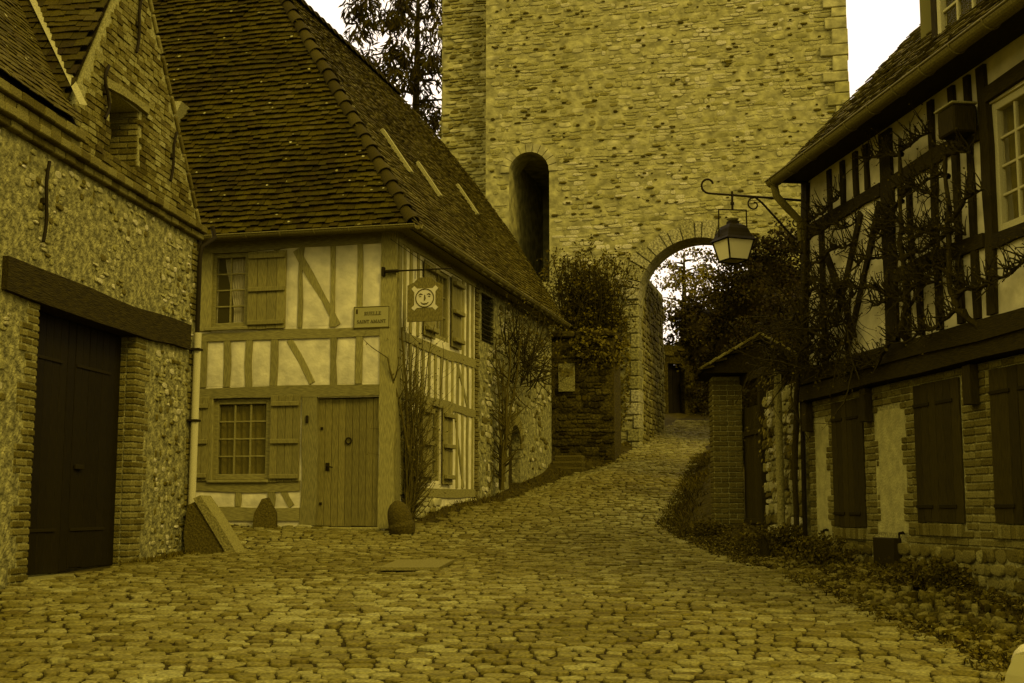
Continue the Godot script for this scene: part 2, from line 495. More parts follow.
func wall_with_holes(b: MB, x0: float, x1: float, y0: float, y1: float, z0: float, z1: float, holes: Array, t := Transform3D()) -> void:
	var xs := [x0, x1]; var ys := [y0, y1]
	for h in holes:
		xs.append(clampf(h[0], x0, x1)); xs.append(clampf(h[1], x0, x1)); ys.append(clampf(h[2], y0, y1)); ys.append(clampf(h[3], y0, y1))
	xs.sort(); ys.sort()
	var solid := func(x: float, y: float) -> bool:
		if x < x0 or x > x1 or y < y0 or y > y1:
			return false
		for h in holes:
			if x > h[0] and x < h[1] and y > h[2] and y < h[3]:
				return false
		return true
	for i in xs.size() - 1:
		for j in ys.size() - 1:
			var a: float = xs[i]; var c: float = xs[i + 1]; var e: float = ys[j]; var g: float = ys[j + 1]
			if c - a < 1e-5 or g - e < 1e-5 or not solid.call((a + c) / 2, (e + g) / 2):
				continue
			b.poly([t * Vector3(a, e, z1), t * Vector3(c, e, z1), t * Vector3(c, g, z1), t * Vector3(a, g, z1)], t.basis * Vector3(0, 0, 1))
			b.poly([t * Vector3(a, e, z0), t * Vector3(c, e, z0), t * Vector3(c, g, z0), t * Vector3(a, g, z0)], t.basis * Vector3(0, 0, -1))
			var k := 1e-3
			if not solid.call(a - k, (e + g) / 2):
				b.poly([t * Vector3(a, e, z0), t * Vector3(a, e, z1), t * Vector3(a, g, z1), t * Vector3(a, g, z0)], t.basis * Vector3(-1, 0, 0))
			if not solid.call(c + k, (e + g) / 2):
				b.poly([t * Vector3(c, e, z0), t * Vector3(c, e, z1), t * Vector3(c, g, z1), t * Vector3(c, g, z0)], t.basis * Vector3(1, 0, 0))
			if not solid.call((a + c) / 2, e - k):
				b.poly([t * Vector3(a, e, z0), t * Vector3(c, e, z0), t * Vector3(c, e, z1), t * Vector3(a, e, z1)], t.basis * Vector3(0, -1, 0))
			if not solid.call((a + c) / 2, g + k):
				b.poly([t * Vector3(a, g, z0), t * Vector3(c, g, z0), t * Vector3(c, g, z1), t * Vector3(a, g, z1)], t.basis * Vector3(0, 1, 0))

# casement window in the plane z = z1 (front of the frame): frame, bars, panes, a curtain and the dark room behind
func window(parent: Node3D, x0: float, x1: float, y0: float, y1: float, z1: float, cols: int, rows: int, m: Material, xf := Transform3D(), curtain := 0, fw := 0.06, bar := 0.018, room := 0.9) -> MeshInstance3D:
	var b := MB.new()
	var z0 := z1 - 0.07
	b.cbox(Vector3(x0, y0, z0), Vector3(x0 + fw, y1, z1), 0.006); b.cbox(Vector3(x1 - fw, y0, z0), Vector3(x1, y1, z1), 0.006)
	b.cbox(Vector3(x0 + fw, y1 - fw, z0), Vector3(x1 - fw, y1, z1 - 0.003), 0.006); b.cbox(Vector3(x0 + fw, y0, z0), Vector3(x1 - fw, y0 + fw, z1 - 0.003), 0.006)
	var o := part(parent, "window", b.mesh(), m, xf)
	var cw := (x1 - x0 - 2 * fw) / cols; var rh := (y1 - y0 - 2 * fw) / rows
	for i in range(1, cols):
		var k := MB.new()
		var cx := x0 + fw + cw * i
		k.cbox(Vector3(cx - bar, y0 + fw, z0 + 0.015), Vector3(cx + bar, y1 - fw, z1 - 0.02), 0.005)
		part(o, "muntin", k.mesh(), m)
	for j in range(1, rows):
		var k := MB.new()
		var cy := y0 + fw + rh * j
		k.cbox(Vector3(x0 + fw, cy - bar * 0.9, z0 + 0.017), Vector3(x1 - fw, cy + bar * 0.9, z1 - 0.023), 0.005)
		part(o, "muntin", k.mesh(), m)
	var g := MB.new()
	g.box(Vector3(-cw / 2 + bar, -rh / 2 + bar, -0.002), Vector3(cw / 2 - bar, rh / 2 - bar, 0.002))
	var gm := g.mesh()
	for i in cols:
		for j in rows:
			part(o, "pane", gm, M.glass, Transform3D(Basis(Vector3.UP, rng.randf_range(-0.01, 0.01)), Vector3(x0 + fw + cw * (i + 0.5), y0 + fw + rh * (j + 0.5), z0 + 0.03)))
	# the room behind: walls, floor and ceiling round a space larger than the opening
	var r := MB.new()
	var zb := z0 - 3.4; var zf := z0 - 0.2
	var a0 := Vector3(x0 - room, y0 - 0.62, zb); var a1 := Vector3(x1 + room, y1 + 0.14, zf)
	var c := []
	for k in 8:
		c.append(Vector3(a1.x if k & 1 else a0.x, a1.y if k & 2 else a0.y, a1.z if k & 4 else a0.z))
	for f in [[1, 3, 7, 5], [0, 4, 6, 2], [2, 6, 7, 3], [0, 1, 5, 4], [0, 2, 3, 1]]:
		r.quad(c[f[3]], c[f[2]], c[f[1]], c[f[0]])
	part(o, "room_lining", r.mesh(), M.room_paint)
	if curtain:
		var cm := MB.new()
		var n := 40
		var zc := z0 - 0.05
		for i in n:
			for j in 8:
				var q := []
				for e in [[i, j], [i + 1, j], [i + 1, j + 1], [i, j + 1]]:
					var u := float(e[0]) / n; var w := float(e[1]) / 8.0
					var left := x0 + fw
					var right := x1 - fw
					if curtain == 2:      # drawn aside: hangs from the right, swept in towards the bottom
						left = lerpf(x0 + fw + 0.26, x0 + fw + 0.13, w) + sin(w * 5.0) * 0.03
					q.append(Vector3(lerpf(left, right, u), lerpf(y0 + fw, y1 - fw, w), zc + sin(u * 42.0 + w * 2.0) * 0.02))
				cm.quad(q[0], q[1], q[2], q[3])
		part(o, "curtain", cm.mesh(), M.lace if curtain == 2 else M.curtain)
	return o

# plank shutter or door leaf: each plank, batten and hinge is a piece
func leaf(parent: Node3D, called: String, x0: float, x1: float, y0: float, y1: float, z0: float, z1: float, n: int, m: Material, battens: Array, xf := Transform3D(), bz := 0.03, iron := false) -> Node3D:
	var o := Node3D.new()
	o.name = called
	o.transform = xf
	parent.add_child(o, true)
	var w := (x1 - x0) / n
	for i in n:
		var b := MB.new()
		var dz := rng.randf_range(-0.003, 0.003)
		var dy := rng.randf_range(-0.006, 0.006)
		b.cbox(Vector3(x0 + w * i + 0.0025, y0 + dy, z0), Vector3(x0 + w * (i + 1) - 0.0025, y1 + dy * 0.5, z1 + dz), 0.006)
		part(o, "plank", b.mesh(), shade_of(m))
	for y in battens:
		var b := MB.new()
		if iron:
			b.cbox(Vector3(x0 + 0.01, y - 0.016, z1 + 0.004), Vector3(x0 + (x1 - x0) * 0.75, y + 0.016, z1 + 0.013), 0.003)
			part(o, "strap_hinge", b.mesh(), M.iron)
		else:
			b.cbox(Vector3(x0 + 0.015, y - 0.035, z1 + 0.004), Vector3(x1 - 0.015, y + 0.035, z1 + bz), 0.008)
			part(o, "batten", b.mesh(), m)
	return o

func pipe_run(parent: Node3D, called: String, pts: Array, r: float, m: Material, xf := Transform3D()) -> MeshInstance3D:
	var b := MB.new()
	var rr := []
	for p in pts:
		rr.append(r)
	b.tube(pts, rr, 10)
	return part(parent, called, b.mesh(), m, xf)

func gutter(parent: Node3D, a: Vector3, e: Vector3, out: Vector3, r: float, m: Material) -> MeshInstance3D:
	# half-round trough from a to e with a rolled front lip
	var b := MB.new()
	var n := 10
	var prev := []
	for side in 2:
		var rr := r if side == 0 else r - 0.006
		for k in n:
			var a0 := PI + PI * k / n; var a1 := PI + PI * (k + 1) / n
			var d0 := out * cos(a0) * rr + Vector3.UP * sin(a0) * rr; var d1 := out * cos(a1) * rr + Vector3.UP * sin(a1) * rr
			b.poly([a + d0, e + d0, e + d1, a + d1], (d0 + d1) * (1.0 if side == 0 else -1.0))
	b.tube([a + out * r, e + out * r], [0.012, 0.012], 6)
	for q in [a, e]:
		var cap := []
		for k in n + 1:
			var a0 := PI + PI * k / n
			cap.append(q + out * cos(a0) * r + Vector3.UP * sin(a0) * r)
		b.poly(cap, a - e if q == a else e - a)
	var o := part(parent, "gutter", b.mesh(), m)
	var len := a.distance_to(e)
	for i in int(len / 0.55) + 1:
		var k := MB.new()
		var c := a.lerp(e, (i * 0.55 + 0.15) / len)
		var pts := []; var rr := []
		for j in 8:
			var a0 := PI + PI * j / 7.0
			pts.append(c + out * cos(a0) * (r + 0.006) + Vector3.UP * sin(a0) * (r + 0.006)); rr.append(0.009)
		k.tube(pts, rr, 5)
		part(o, "gutter_bracket", k.mesh(), m)
	return o

func solid_box(c0: Vector3, c1: Vector3, ch := 0.01) -> ArrayMesh:
	var b := MB.new()
	b.cbox(c0, c1, ch)
	return b.mesh()

# ------------------------------------------------------------------ the street
func build_ground() -> void:
	var g := setting("ground")
	var b := MB.new()
	# fine sheet near by, coarse to the horizon
	var xs := []; var ds := []
	for x in [-900.0, -300.0, -100.0, -40.0, -20.0, -12.0]:
		xs.append(x)
	var xx := -8.0
	while xx <= 12.0:
		xs.append(xx); xx += 0.25
	for x in [16.0, 24.0, 45.0, 100.0, 300.0, 900.0]:
		xs.append(x)
	for d in [-60.0, -20.0, -8.0, -3.0]:
		ds.append(d)
	var dd := 0.0
	while dd <= 48.0:
		ds.append(dd); dd += 0.3
	for d in [52.0, 60.0, 80.0, 120.0, 300.0, 900.0]:
		ds.append(d)
	for i in xs.size() - 1:
		for j in ds.size() - 1:
			var q := []
			for e in [[i, j], [i + 1, j], [i + 1, j + 1], [i, j + 1]]:
				var x: float = xs[e[0]]; var d: float = ds[e[1]]
				q.append(Vector3(x, ground(x, d) - 0.035, -d))
			b.quad(q[0], q[1], q[2], q[3])
	part(g, "soil", b.mesh(), M.earth)
	var s := setting("street")
	# joint bed of the road, 4 mm and more above the soil
	var bed := MB.new()
	dd = -6.0
	while dd < 44.0:
		var d1 := dd + 0.4
		for i in 24:
			var q := []
			for e in [[0, dd], [1, dd], [1, d1], [0, d1]]:
				var l := lerp_table(EDGE_L, e[1]) - 0.05; var r := lerp_table(EDGE_R, e[1]) + 0.05
				var x: float = lerpf(l, r, (i + e[0]) / 24.0)
				q.append(Vector3(x, ground(x, e[1]) - 0.018, -e[1]))
			bed.quad(q[0], q[1], q[2], q[3])
		dd = d1
	part(s, "joint_sand", bed.mesh(), M.joint_earth)
	var list := []
	var d := 4.2
	var row := 0
	while d < 40.0:
		var h := rng.randf_range(0.085, 0.15)
		var x := -6.0 + rng.randf() * 0.2
		while x < 7.5:
			var w := rng.randf_range(0.08, 0.20)
			if rng.randf() < 0.12:
				w *= 1.35
			var cx := x + w * 0.5
			# rows bow and wander as they do in an old hand-laid street
			var cd := d + h * 0.5 + sin(cx * 0.7 + d * 0.2) * 0.16 + nz.get_noise_2d(cx * 18.0, d * 18.0) * 0.16 + rng.randf_range(-0.03, 0.03)
			if on_road(cx, cd, 0.02) and cd < 40.0:
				var a := rng.randf_range(-0.24, 0.24) + 0.1 * cos(cx * 0.7 + d * 0.2)
				var slope := (ground(cx, cd + 0.2) - ground(cx, cd - 0.2)) / 0.4
				var side := (ground(cx + 0.2, cd) - ground(cx - 0.2, cd)) / 0.4
				var ax := Vector3(cos(a), side, -sin(a)).normalized(); var ay := Vector3(sin(a) * -1.0, slope, -cos(a)).normalized()
				var up := ax.cross(ay).normalized()
				if up.y < 0:
					up = -up
				up = (up + Vector3(rng.randf_range(-0.05, 0.05), 0, rng.randf_range(-0.05, 0.05))).normalized()
				var lift := rng.randf_range(0.006, 0.026)
				var big := rng.randf_range(0.93, 1.04)
				list.append({"t": Transform3D(Basis(ax * (w - 0.01) * 1.05 * big, ay * (h - 0.01) * 1.13 * big, up * lift), Vector3(cx, ground(cx, cd) - 0.016, -cd)), "s": rng.randi() % stones.size(), "c": rng.randi() % 4, "j": rng.randf_range(0.82, 1.18), "k": (-cd if absf(cx) < cd * 0.43 and cd > 6.2 else -cd - 60.0)})
			x += w
		d += h
		row += 1
	lay(s, list, "cobble", "cobbles_beyond", "cobble", "cobble_mass", 300, [0.215, 0.25, 0.295, 0.17])

func blades(b: MB, at: Vector3, n: int, h: Vector2, spread: float, lean: float, tones: Vector2) -> void:
	for i in n:
		var p := at + Vector3(rng.randf_range(-spread, spread), -0.02, rng.randf_range(-spread, spread))
		var a := rng.randf() * TAU
		var side := Vector3(cos(a), 0, sin(a)) * rng.randf_range(0.004, 0.011)
		var hh := rng.randf_range(h.x, h.y)
		var tip := p + Vector3(rng.randf_range(-lean, lean) * hh, hh, rng.randf_range(-lean, lean) * hh)
		var mid := p.lerp(tip, 0.55) + Vector3.UP * hh * 0.12
		b.col = tone(rng.randf_range(tones.x, tones.y))
		b.tri(p - side, p + side, mid + side * 0.7); b.tri(p - side, mid + side * 0.7, mid - side * 0.7); b.tri(mid - side * 0.7, mid + side * 0.7, tip)

var leaf_width := 0.42
func leaf_face(b: MB, p: Vector3, s: float, dir: Vector3, nrm: Vector3) -> void:
	# a pointed leaf folded along its rib
	var side := dir.cross(nrm).normalized() * s * leaf_width
	var m := p + dir * s * 0.5
	var tip := p + dir * s
	var fold := nrm * s * 0.10
	b.tri(p, m + side + fold, tip); b.tri(p, tip, m - side + fold)

func rand_dir() -> Vector3:
	var z := rng.randf_range(-1, 1)
	var a := rng.randf() * TAU
	var r := sqrt(1 - z * z)
	return Vector3(r * cos(a), z, r * sin(a))

# ------------------------------------------------------------------ the half-timbered corner house
const H_O := Vector3(-1.707, 1.313, -19.0)
const L_O := Vector3(-4.059, 1.0, -16.5)
const R_O := Vector3(3.482, 1.013, -15.6)
const T_O := Vector3(3.144, 3.15, -32.0)

func house_frame(o: Vector3, x: Vector3) -> Transform3D:
	var ax := x.normalized()
	return Transform3D(Basis(ax, Vector3.UP, ax.cross(Vector3.UP)), o)

func build_corner_house() -> void:
	var xf := house_frame(H_O, Vector3(0.969, 0, 0.247))
	var h := thing("timber_house", "half-timbered corner house with steep tiled roof and wide plank door", "house", xf)
	var W: Material = M.wood_up
	var A: Material = M.wood_along
	# front wall
	var holes := [[-2.93, -1.98, 0.73, 1.97], [-3.02, -2.40, 3.05, 4.22], [-1.25, -0.25, -0.4, 1.94]]
	var b := MB.new()
	wall_with_holes(b, -9.0, -0.02, -0.6, 4.42, -0.25, 0.0, holes)
	part(h, "front_wall", b.mesh(), M.plaster)
	var zb := -0.12; var zf := 0.024
	# plaster panels bulge a little between the timbers
	for p in [[-1.48, -1.06, 3.03, 4.24], [-0.96, -0.63, 3.03, 4.24], [-0.53, -0.24, 3.03, 4.24], [-1.74, -1.58, 3.03, 4.24], [-2.64, -2.40, 2.15, 2.83], [-3.04, -2.77, 2.15, 2.83], [-2.28, -2.0, 2.15, 2.83], [-1.88, -1.02, 2.15, 2.83], [-0.91, -0.64, 2.15, 2.83], [-0.52, -0.24, 2.15, 2.83], [-3.2, -2.53, 0.35, 0.57], [-2.41, -1.99, 0.35, 0.57], [-1.87, -1.47, 0.35, 0.57]]:
		var q := MB.new()
		var nx := 6; var ny := 6
		for i in nx:
			for j in ny:
				var c := []
				for e in [[i, j], [i + 1, j], [i + 1, j + 1], [i, j + 1]]:
					var u := float(e[0]) / nx; var w := float(e[1]) / ny
					var x: float = lerpf(p[0], p[1], u); var y: float = lerpf(p[2], p[3], w)
					c.append(Vector3(x, y, 0.003 + 0.011 * sin(u * PI) * sin(w * PI) + nz.get_noise_2d(x * 60, y * 60) * 0.004))
				q.quad(c[0], c[1], c[2], c[3])
		part(h, "plaster_panel", q.mesh(), M.plaster)
	timber(h, "corner_post", Vector2(-0.125, 0.02), Vector2(-0.125, 4.42), 0.235, -0.24, zf + 0.008, W)
	for y in [[4.33, 0.16, -6.0, -0.25], [2.925, 0.14, -6.0, -0.25], [2.05, 0.16, -6.0, -0.25], [0.655, 0.15, -3.4, -1.47], [0.235, 0.19, -6.0, -1.47]]:
		timber(h, "timber_beam", Vector2(y[2], y[0]), Vector2(y[3], y[0] - 0.01), y[1], zb, zf + 0.004, A)
	for s in [[-1.53, 0.075, 3.0, 4.25], [-1.01, 0.085, 3.0, 4.25], [-0.58, 0.085, 3.0, 4.25], [-1.93, 0.09, 4.21, 4.25], [-3.185, 0.37, 3.0, 4.25], [-2.71, 0.11, 2.13, 2.855], [-2.34, 0.11, 2.13, 2.855], [-1.94, 0.12, 2.13, 2.855], [-0.97, 0.11, 2.13, 2.855], [-0.58, 0.11, 2.13, 2.855], [-3.15, 0.2, 2.13, 2.855], [-1.35, 0.245, 0.06, 1.97], [-2.47, 0.09, 0.33, 0.58], [-1.93, 0.11, 0.33, 0.58], [-3.28, 0.12, 0.33, 0.58], [-3.12, 0.42, 0.73, 1.97]]:
		timber(h, "timber_post", Vector2(s[0], s[2] + 0.002), Vector2(s[0] + rng.randf_range(-0.01, 0.01), s[3] - 0.002), s[1], zb, zf, W)
	for s in [[-1.62, 4.2, -0.92, 3.02, 0.105], [-1.70, 2.83, -1.31, 2.16, 0.10], [-1.74, 0.57, -1.6, 0.34, 0.1]]:
		timber(h, "timber_brace", Vector2(s[0], s[1]), Vector2(s[2], s[3]), s[4], zb, zf - 0.006, W)
	# plinth of the front
	var list := []
	rubble(list, -4.2, -1.5, -0.35, 0.13, Vector2(0.1, 0.17), Vector2(0.14, 0.34), 0.0, Vector2(0.03, 0.09), func(_x, y): return y < 0.13)
	lay(h, list, "plinth_stone", "plinth_stones", "tower_stone", "stone_mass", 60, [0.2, 0.25, 0.3, 0.15])
	# windows and shutters
	window(h, -2.93, -1.98, 0.74, 1.96, -0.03, 3, 4, A, Transform3D(), 1, 0.085, 0.014)
	window(h, -3.02, -2.40, 3.06, 4.21, -0.02, 2, 4, A, Transform3D(), 2, 0.07, 0.014)
	part(h, "window_sill", solid_box(Vector3(-3.08, 3.0, 0.03), Vector3(-2.36, 3.055, 0.075)), A)
	part(h, "window_sill", solid_box(Vector3(-2.97, 0.69, 0.03), Vector3(-1.96, 0.735, 0.07)), A)
	leaf(h, "shutter", -2.385, -1.75, 3.0, 4.2, 0.03, 0.055, 4, M.shutter_wood, [4.12, 3.61, 3.10], Transform3D(), 0.035)
	leaf(h, "shutter", -3.32, -2.96, 0.72, 1.99, 0.03, 0.055, 3, M.shutter_wood, [1.85, 1.31, 0.80], Transform3D(), 0.035)
	leaf(h, "shutter", -1.96, -1.475, 0.70, 1.99, 0.03, 0.055, 4, M.shutter_wood, [1.86, 1.30, 0.78], Transform3D(), 0.035)
	# door
	var d := leaf(h, "door", -1.235, -0.255, 0.05, 1.925, -0.10, -0.06, 9, M.door_wood, [])
	var k := MB.new()
	var ring := []; var rr := []
	for i in 13:
		ring.append(Vector3(-0.74 + cos(TAU * i / 12.0) * 0.045, 1.30 + sin(TAU * i / 12.0) * 0.045, -0.04)); rr.append(0.011)
	k.tube(ring, rr, 6, false)
	part(d, "knocker", k.mesh(), M.iron)
	k = MB.new()
	k.cbox(Vector3(-1.10, 0.86, -0.058), Vector3(-1.04, 0.98, -0.045), 0.004)
	k.tube([Vector3(-1.07, 0.93, -0.05), Vector3(-1.07, 0.93, -0.01), Vector3(-0.97, 0.91, -0.005)], [0.012, 0.012, 0.009], 6)
	part(d, "handle", k.mesh(), M.iron)
	for y in [0.36, 1.47]:
		part(d, "stud", solid_box(Vector3(-1.19, y, -0.058), Vector3(-1.15, y + 0.04, -0.045), 0.006), M.iron)
	part(h, "threshold", solid_box(Vector3(-1.3, -0.08, -0.2), Vector3(-0.2, 0.04, 0.1), 0.02), M.slab_stone)
	part(h, "wall_hook", solid_box(Vector3(-1.39, 1.57, 0.03), Vector3(-1.35, 1.68, 0.06), 0.006), M.iron)
	# ---------------- side wall, seen along the lane: x runs away from the corner
	var sd := Transform3D(Basis(Vector3(0, 0, -1), Vector3.UP, Vector3(1, 0, 0)), Vector3.ZERO)
	b = MB.new()
	wall_with_holes(b, 0.02, 4.2, -0.6, 4.42, -0.25, 0.0, [[1.6, 2.2, 0.75, 1.95], [1.75, 2.65, 3.05, 4.2]])
	part(h, "side_wall", b.mesh(), M.plaster, sd)
	for y in [[4.34, 0.16, 0.03, 4.2], [2.87, 0.15, 0.03, 4.2], [1.98, 0.13, 0.03, 4.2], [0.58, 0.13, 0.03, 4.2]]:
		timber(h, "timber_beam", Vector2(y[2], y[0]), Vector2(y[3], y[0]), y[1], -0.12, 0.026, A, sd)
	var s := 0.32
	while s < 4.15:
		for r in [[2.95, 4.26], [2.05, 2.79], [0.65, 1.91]]:
			var c := s + rng.randf_range(-0.03, 0.03)
			if (r[0] > 2.9 and c > 1.15 and c < 3.2) or (r[0] < 0.7 and c > 1.05 and c < 2.85):
				continue
			timber(h, "timber_post", Vector2(c, r[0]), Vector2(c + rng.randf_range(-0.02, 0.02), r[1]), 0.1, -0.1, 0.02, W, sd)
		s += 0.31
	timber(h, "timber_brace", Vector2(3.1, 2.78), Vector2(3.75, 2.06), 0.09, -0.1, 0.016, W, sd)
	timber(h, "timber_brace", Vector2(3.0, 1.9), Vector2(3.5, 0.66), 0.09, -0.1, 0.016, W, sd)
	timber(h, "timber_post", Vector2(0.1, 0.1), Vector2(0.1, 4.26), 0.14, -0.1, 0.028, W, sd)
	window(h, 1.75, 2.65, 3.06, 4.19, -0.02, 4, 3, A, sd, 0, 0.06, 0.012, 0.2)
	window(h, 1.6, 2.2, 0.76, 1.94, -0.02, 2, 4, A, sd, 1, 0.06, 0.012, 0.2)
	leaf(h, "shutter", 1.18, 1.74, 3.0, 4.2, 0.03, 0.055, 4, M.shutter_wood, [4.08, 3.6, 3.12], sd, 0.07)
	leaf(h, "shutter", 2.66, 3.22, 3.0, 4.2, 0.03, 0.055, 4, M.shutter_wood, [4.08, 3.6, 3.12], sd, 0.07)
	leaf(h, "shutter", 1.08, 1.59, 0.70, 1.97, 0.03, 0.055, 4, M.shutter_wood, [1.82, 1.32, 0.82], sd, 0.06)
	leaf(h, "shutter", 2.21, 2.72, 0.70, 1.97, 0.03, 0.055, 4, M.shutter_wood, [1.82, 1.32, 0.82], sd, 0.06)
	list = []
	rubble(list, 0.05, 4.2, -0.4, 0.50, Vector2(0.1, 0.18), Vector2(0.14, 0.36), 0.0, Vector2(0.02, 0.06), func(_x, y): return y < 0.49)
	for q in list:
		q.t = sd * q.t
	lay(h, list, "plinth_stone", "plinth_stones", "tower_stone", "stone_mass", 80, [0.36, 0.43, 0.5, 0.3])
	# stone wing
	b = MB.new()
	wall_with_holes(b, 4.2, 10.5, -0.8, 4.42, -0.4, 0.0, [[4.65, 5.5, 3.35, 4.25], [6.65, 7.6, 0.3, 1.95]])
	part(h, "stone_wall", b.mesh(), M.rubble_mortar, sd)
	list = []
	rubble(list, 4.35, 10.5, -0.6, 4.38, Vector2(0.06, 0.15), Vector2(0.08, 0.26), 0.0, Vector2(0.006, 0.03), func(x, y): return nz.get_noise_2d(x * 20.0, y * 20.0) > -0.2 and rng.randf() < 0.75 and x < 10.5 and y < 4.4 and not (x > 4.5 and x < 5.6 and y > 3.3 and y < 4.3) and not (x > 6.45 and x < 7.8 and y < 2.2) and not (x < 4.6 and y > 0))
	for q in list:
		q.t = sd * q.t
	lay(h, list, "wall_stone", "wall_stones", "flint", "stone_mass", 200, [0.36, 0.48, 0.60, 0.16])
	# brick edge of the wing
	var by := 0.4
	var row := 0
	while by < 4.3:
		var wd := 0.24 if (row / 3) % 2 else 0.16
		part(h, "brick", solid_box(Vector3(4.21, by, -0.05), Vector3(4.21 + wd, by + 0.062, 0.028 + rng.randf() * 0.006), 0.006), M["brick%d" % (rng.randi() % 4)], sd)
		by += 0.074
		row += 1
	# slatted opening high up
	for i in 9:
		var lv := MB.new()
		lv.cbox(Vector3(4.66, -0.008, -0.05), Vector3(5.49, 0.008, 0.05), 0.003, Transform3D(Basis(Vector3.RIGHT, 0.6), Vector3(0, 3.42 + i * 0.093, -0.04)))
		part(h, "louvre", lv.mesh(), M.dark_wood_along, sd)
	# arched plank door
	var dl := leaf(h, "door", 6.68, 7.57, 0.3, 1.5, -0.22, -0.17, 6, M.dark_shutter, [0.95, 1.4], sd, 0.02, true)
	var fan := MB.new()
	var fp := PackedVector2Array()
	for i in 13:
		fp.append(Vector2(7.125 + cos(PI * i / 12.0) * 0.445, 1.502 + sin(PI * i / 12.0) * 0.44))
	fan.prism(fp, -0.22, -0.172)
	part(dl, "door_head", fan.mesh(), M.dark_shutter)
	for i in 13:
		var a := PI * (i + 0.5) / 13.0
		var vm := MB.new()
		vm.cbox(Vector3(-0.055, -0.13, -0.2), Vector3(0.055, 0.13, 0.035), 0.01, Transform3D(Basis(Vector3(0, 0, 1), a - PI / 2), Vector3(7.125 + cos(a) * 0.585, 1.5 + sin(a) * 0.585, 0)))
		part(h, "voussoir", vm.mesh(), M["brick%d" % (rng.randi() % 4)], sd)
	var sp := MB.new()
	for sgn in [-1.0, 1.0]:      # masonry between the round head and the square opening
		var o := PackedVector2Array([Vector2(7.125 + sgn * 0.476, 1.5)])
		for i in 7:
			var a := PI / 2 * i / 6.0
			o.append(Vector2(7.125 + sgn * cos(a) * 0.45, 1.5 + sin(a) * 0.45))
		o.append(Vector2(7.125 + sgn * 0.476, 1.95))
		sp.prism(o, -0.38, -0.004)
	part(h, "arch_infill", sp.mesh(), M.rubble_mortar, sd)
	# rear walls, out of sight
	b = MB.new()
	b.box(Vector3(-9.0, -0.6, -10.5), Vector3(-0.42, 4.4, -10.1)); b.box(Vector3(-9.0, -0.6, -10.1), Vector3(-8.6, 4.4, -0.27))
	part(h, "rear_wall", b.mesh(), M.rubble_mortar)
	# ---------------- roof
	var ap := Vector3(-2.98, 9.42, -1.82)
	var e0 := Vector3(0.36, 4.44, 0.32)
	var ux := Vector3(0, ap.y - e0.y, ap.z - e0.z); var fl := ux.length(); ux = ux.normalized()
	var fn := Vector3(1, 0, 0).cross(ux).normalized()
	var fo := PackedVector2Array([Vector2(-9.3, 0), Vector2(e0.x, 0), Vector2(ap.x, fl), Vector2(-9.3, fl)])
	var roof := Node3D.new()
	roof.name = "roof"
	h.add_child(roof)
	b = MB.new()
	tiles(b, Vector3(0, e0.y, e0.z), Vector3(1, 0, 0), ux, fn, fo, 0.135, 0.10, 0.066, 0.012, 0.07)
	var uy := Vector3(ap.x - e0.x, ap.y - e0.y, 0); var sl := uy.length(); uy = uy.normalized()
	var sn := Vector3(0, 0, -1).cross(uy).normalized()
	var so := PackedVector2Array([Vector2(-e0.z, 0), Vector2(10.3, 0), Vector2(10.9, 1.0), Vector2(11.7, 3.0), Vector2(11.6, 4.4), Vector2(10.6, 5.4), Vector2(8.6, sl), Vector2(-ap.z, sl)])
	tiles(b, Vector3(e0.x, e0.y, 0), Vector3(0, 0, -1), uy, sn, so, 0.135, 0.10, 0.105, 0.02, 0.05, 0.5)
	part(roof, "roof_tiles", b.mesh(), M.tile_mass, Transform3D(), true)
	b = MB.new()
	for q in [[fo, Vector3(0, e0.y, e0.z), Vector3(1, 0, 0), ux, fn], [so, Vector3(e0.x, e0.y, 0), Vector3(0, 0, -1), uy, sn]]:
		var pts := []
		for p in q[0]:
			pts.append(q[1] + q[2] * p.x + q[3] * p.y - q[4] * 0.06)
		b.poly(pts, q[4])
		for i in pts.size():
			pts[i] -= q[4] * 0.05
		b.poly(pts, -q[4])
	# far slopes close the roof
	b.poly([ap, Vector3(-9.3, ap.y, ap.z), Vector3(-9.3, 4.4, -7.0), Vector3(-6.5, 4.4, -7.0)], Vector3(0, 1, -1))
	var kz := -8.6
	b.poly([ap, Vector3(ap.x, ap.y, kz), Vector3(-6.5, 4.4, kz), Vector3(-6.5, 4.4, -7.0)], Vector3(-1, 1, 0))
	b.poly([Vector3(ap.x, ap.y, kz), Vector3(-6.5, 4.4, kz), Vector3(-1.5, 4.4, -10.9), Vector3(-0.6, 5.2, -10.9)], Vector3(0, 1, -1))
	part(roof, "roof_boarding", b.mesh(), M.roof_under)
	# hip tiles
	var hd := ap - e0
	var hm := MB.new()
	var n := 12
	for side in 2:
		for i in n:
			var a0 := PI * i / n; var a1 := PI * (i + 1) / n
			var r0 := 0.115 - side * 0.016; var r1 := 0.085 - side * 0.016
			hm.poly([Vector3(cos(a0) * r0, sin(a0) * r0, 0), Vector3(cos(a1) * r0, sin(a1) * r0, 0), Vector3(cos(a1) * r1, sin(a1) * r1, -0.36), Vector3(cos(a0) * r1, sin(a0) * r1, -0.36)], Vector3(cos((a0 + a1) / 2), sin((a0 + a1) / 2), 0) * (1.0 - 2.0 * side))
	for i in n:
		var a0 := PI * i / n; var a1 := PI * (i + 1) / n
		hm.poly([Vector3(cos(a0) * 0.115, sin(a0) * 0.115, 0), Vector3(cos(a1) * 0.115, sin(a1) * 0.115, 0), Vector3(cos(a1) * 0.099, sin(a1) * 0.099, 0), Vector3(cos(a0) * 0.099, sin(a0) * 0.099, 0)], Vector3(0, 0, 1))
	var hmesh := hm.mesh()
	var hz := -hd.normalized()
	var hy := (fn + sn).normalized()
	hy = (hy - hz * hy.dot(hz)).normalized()
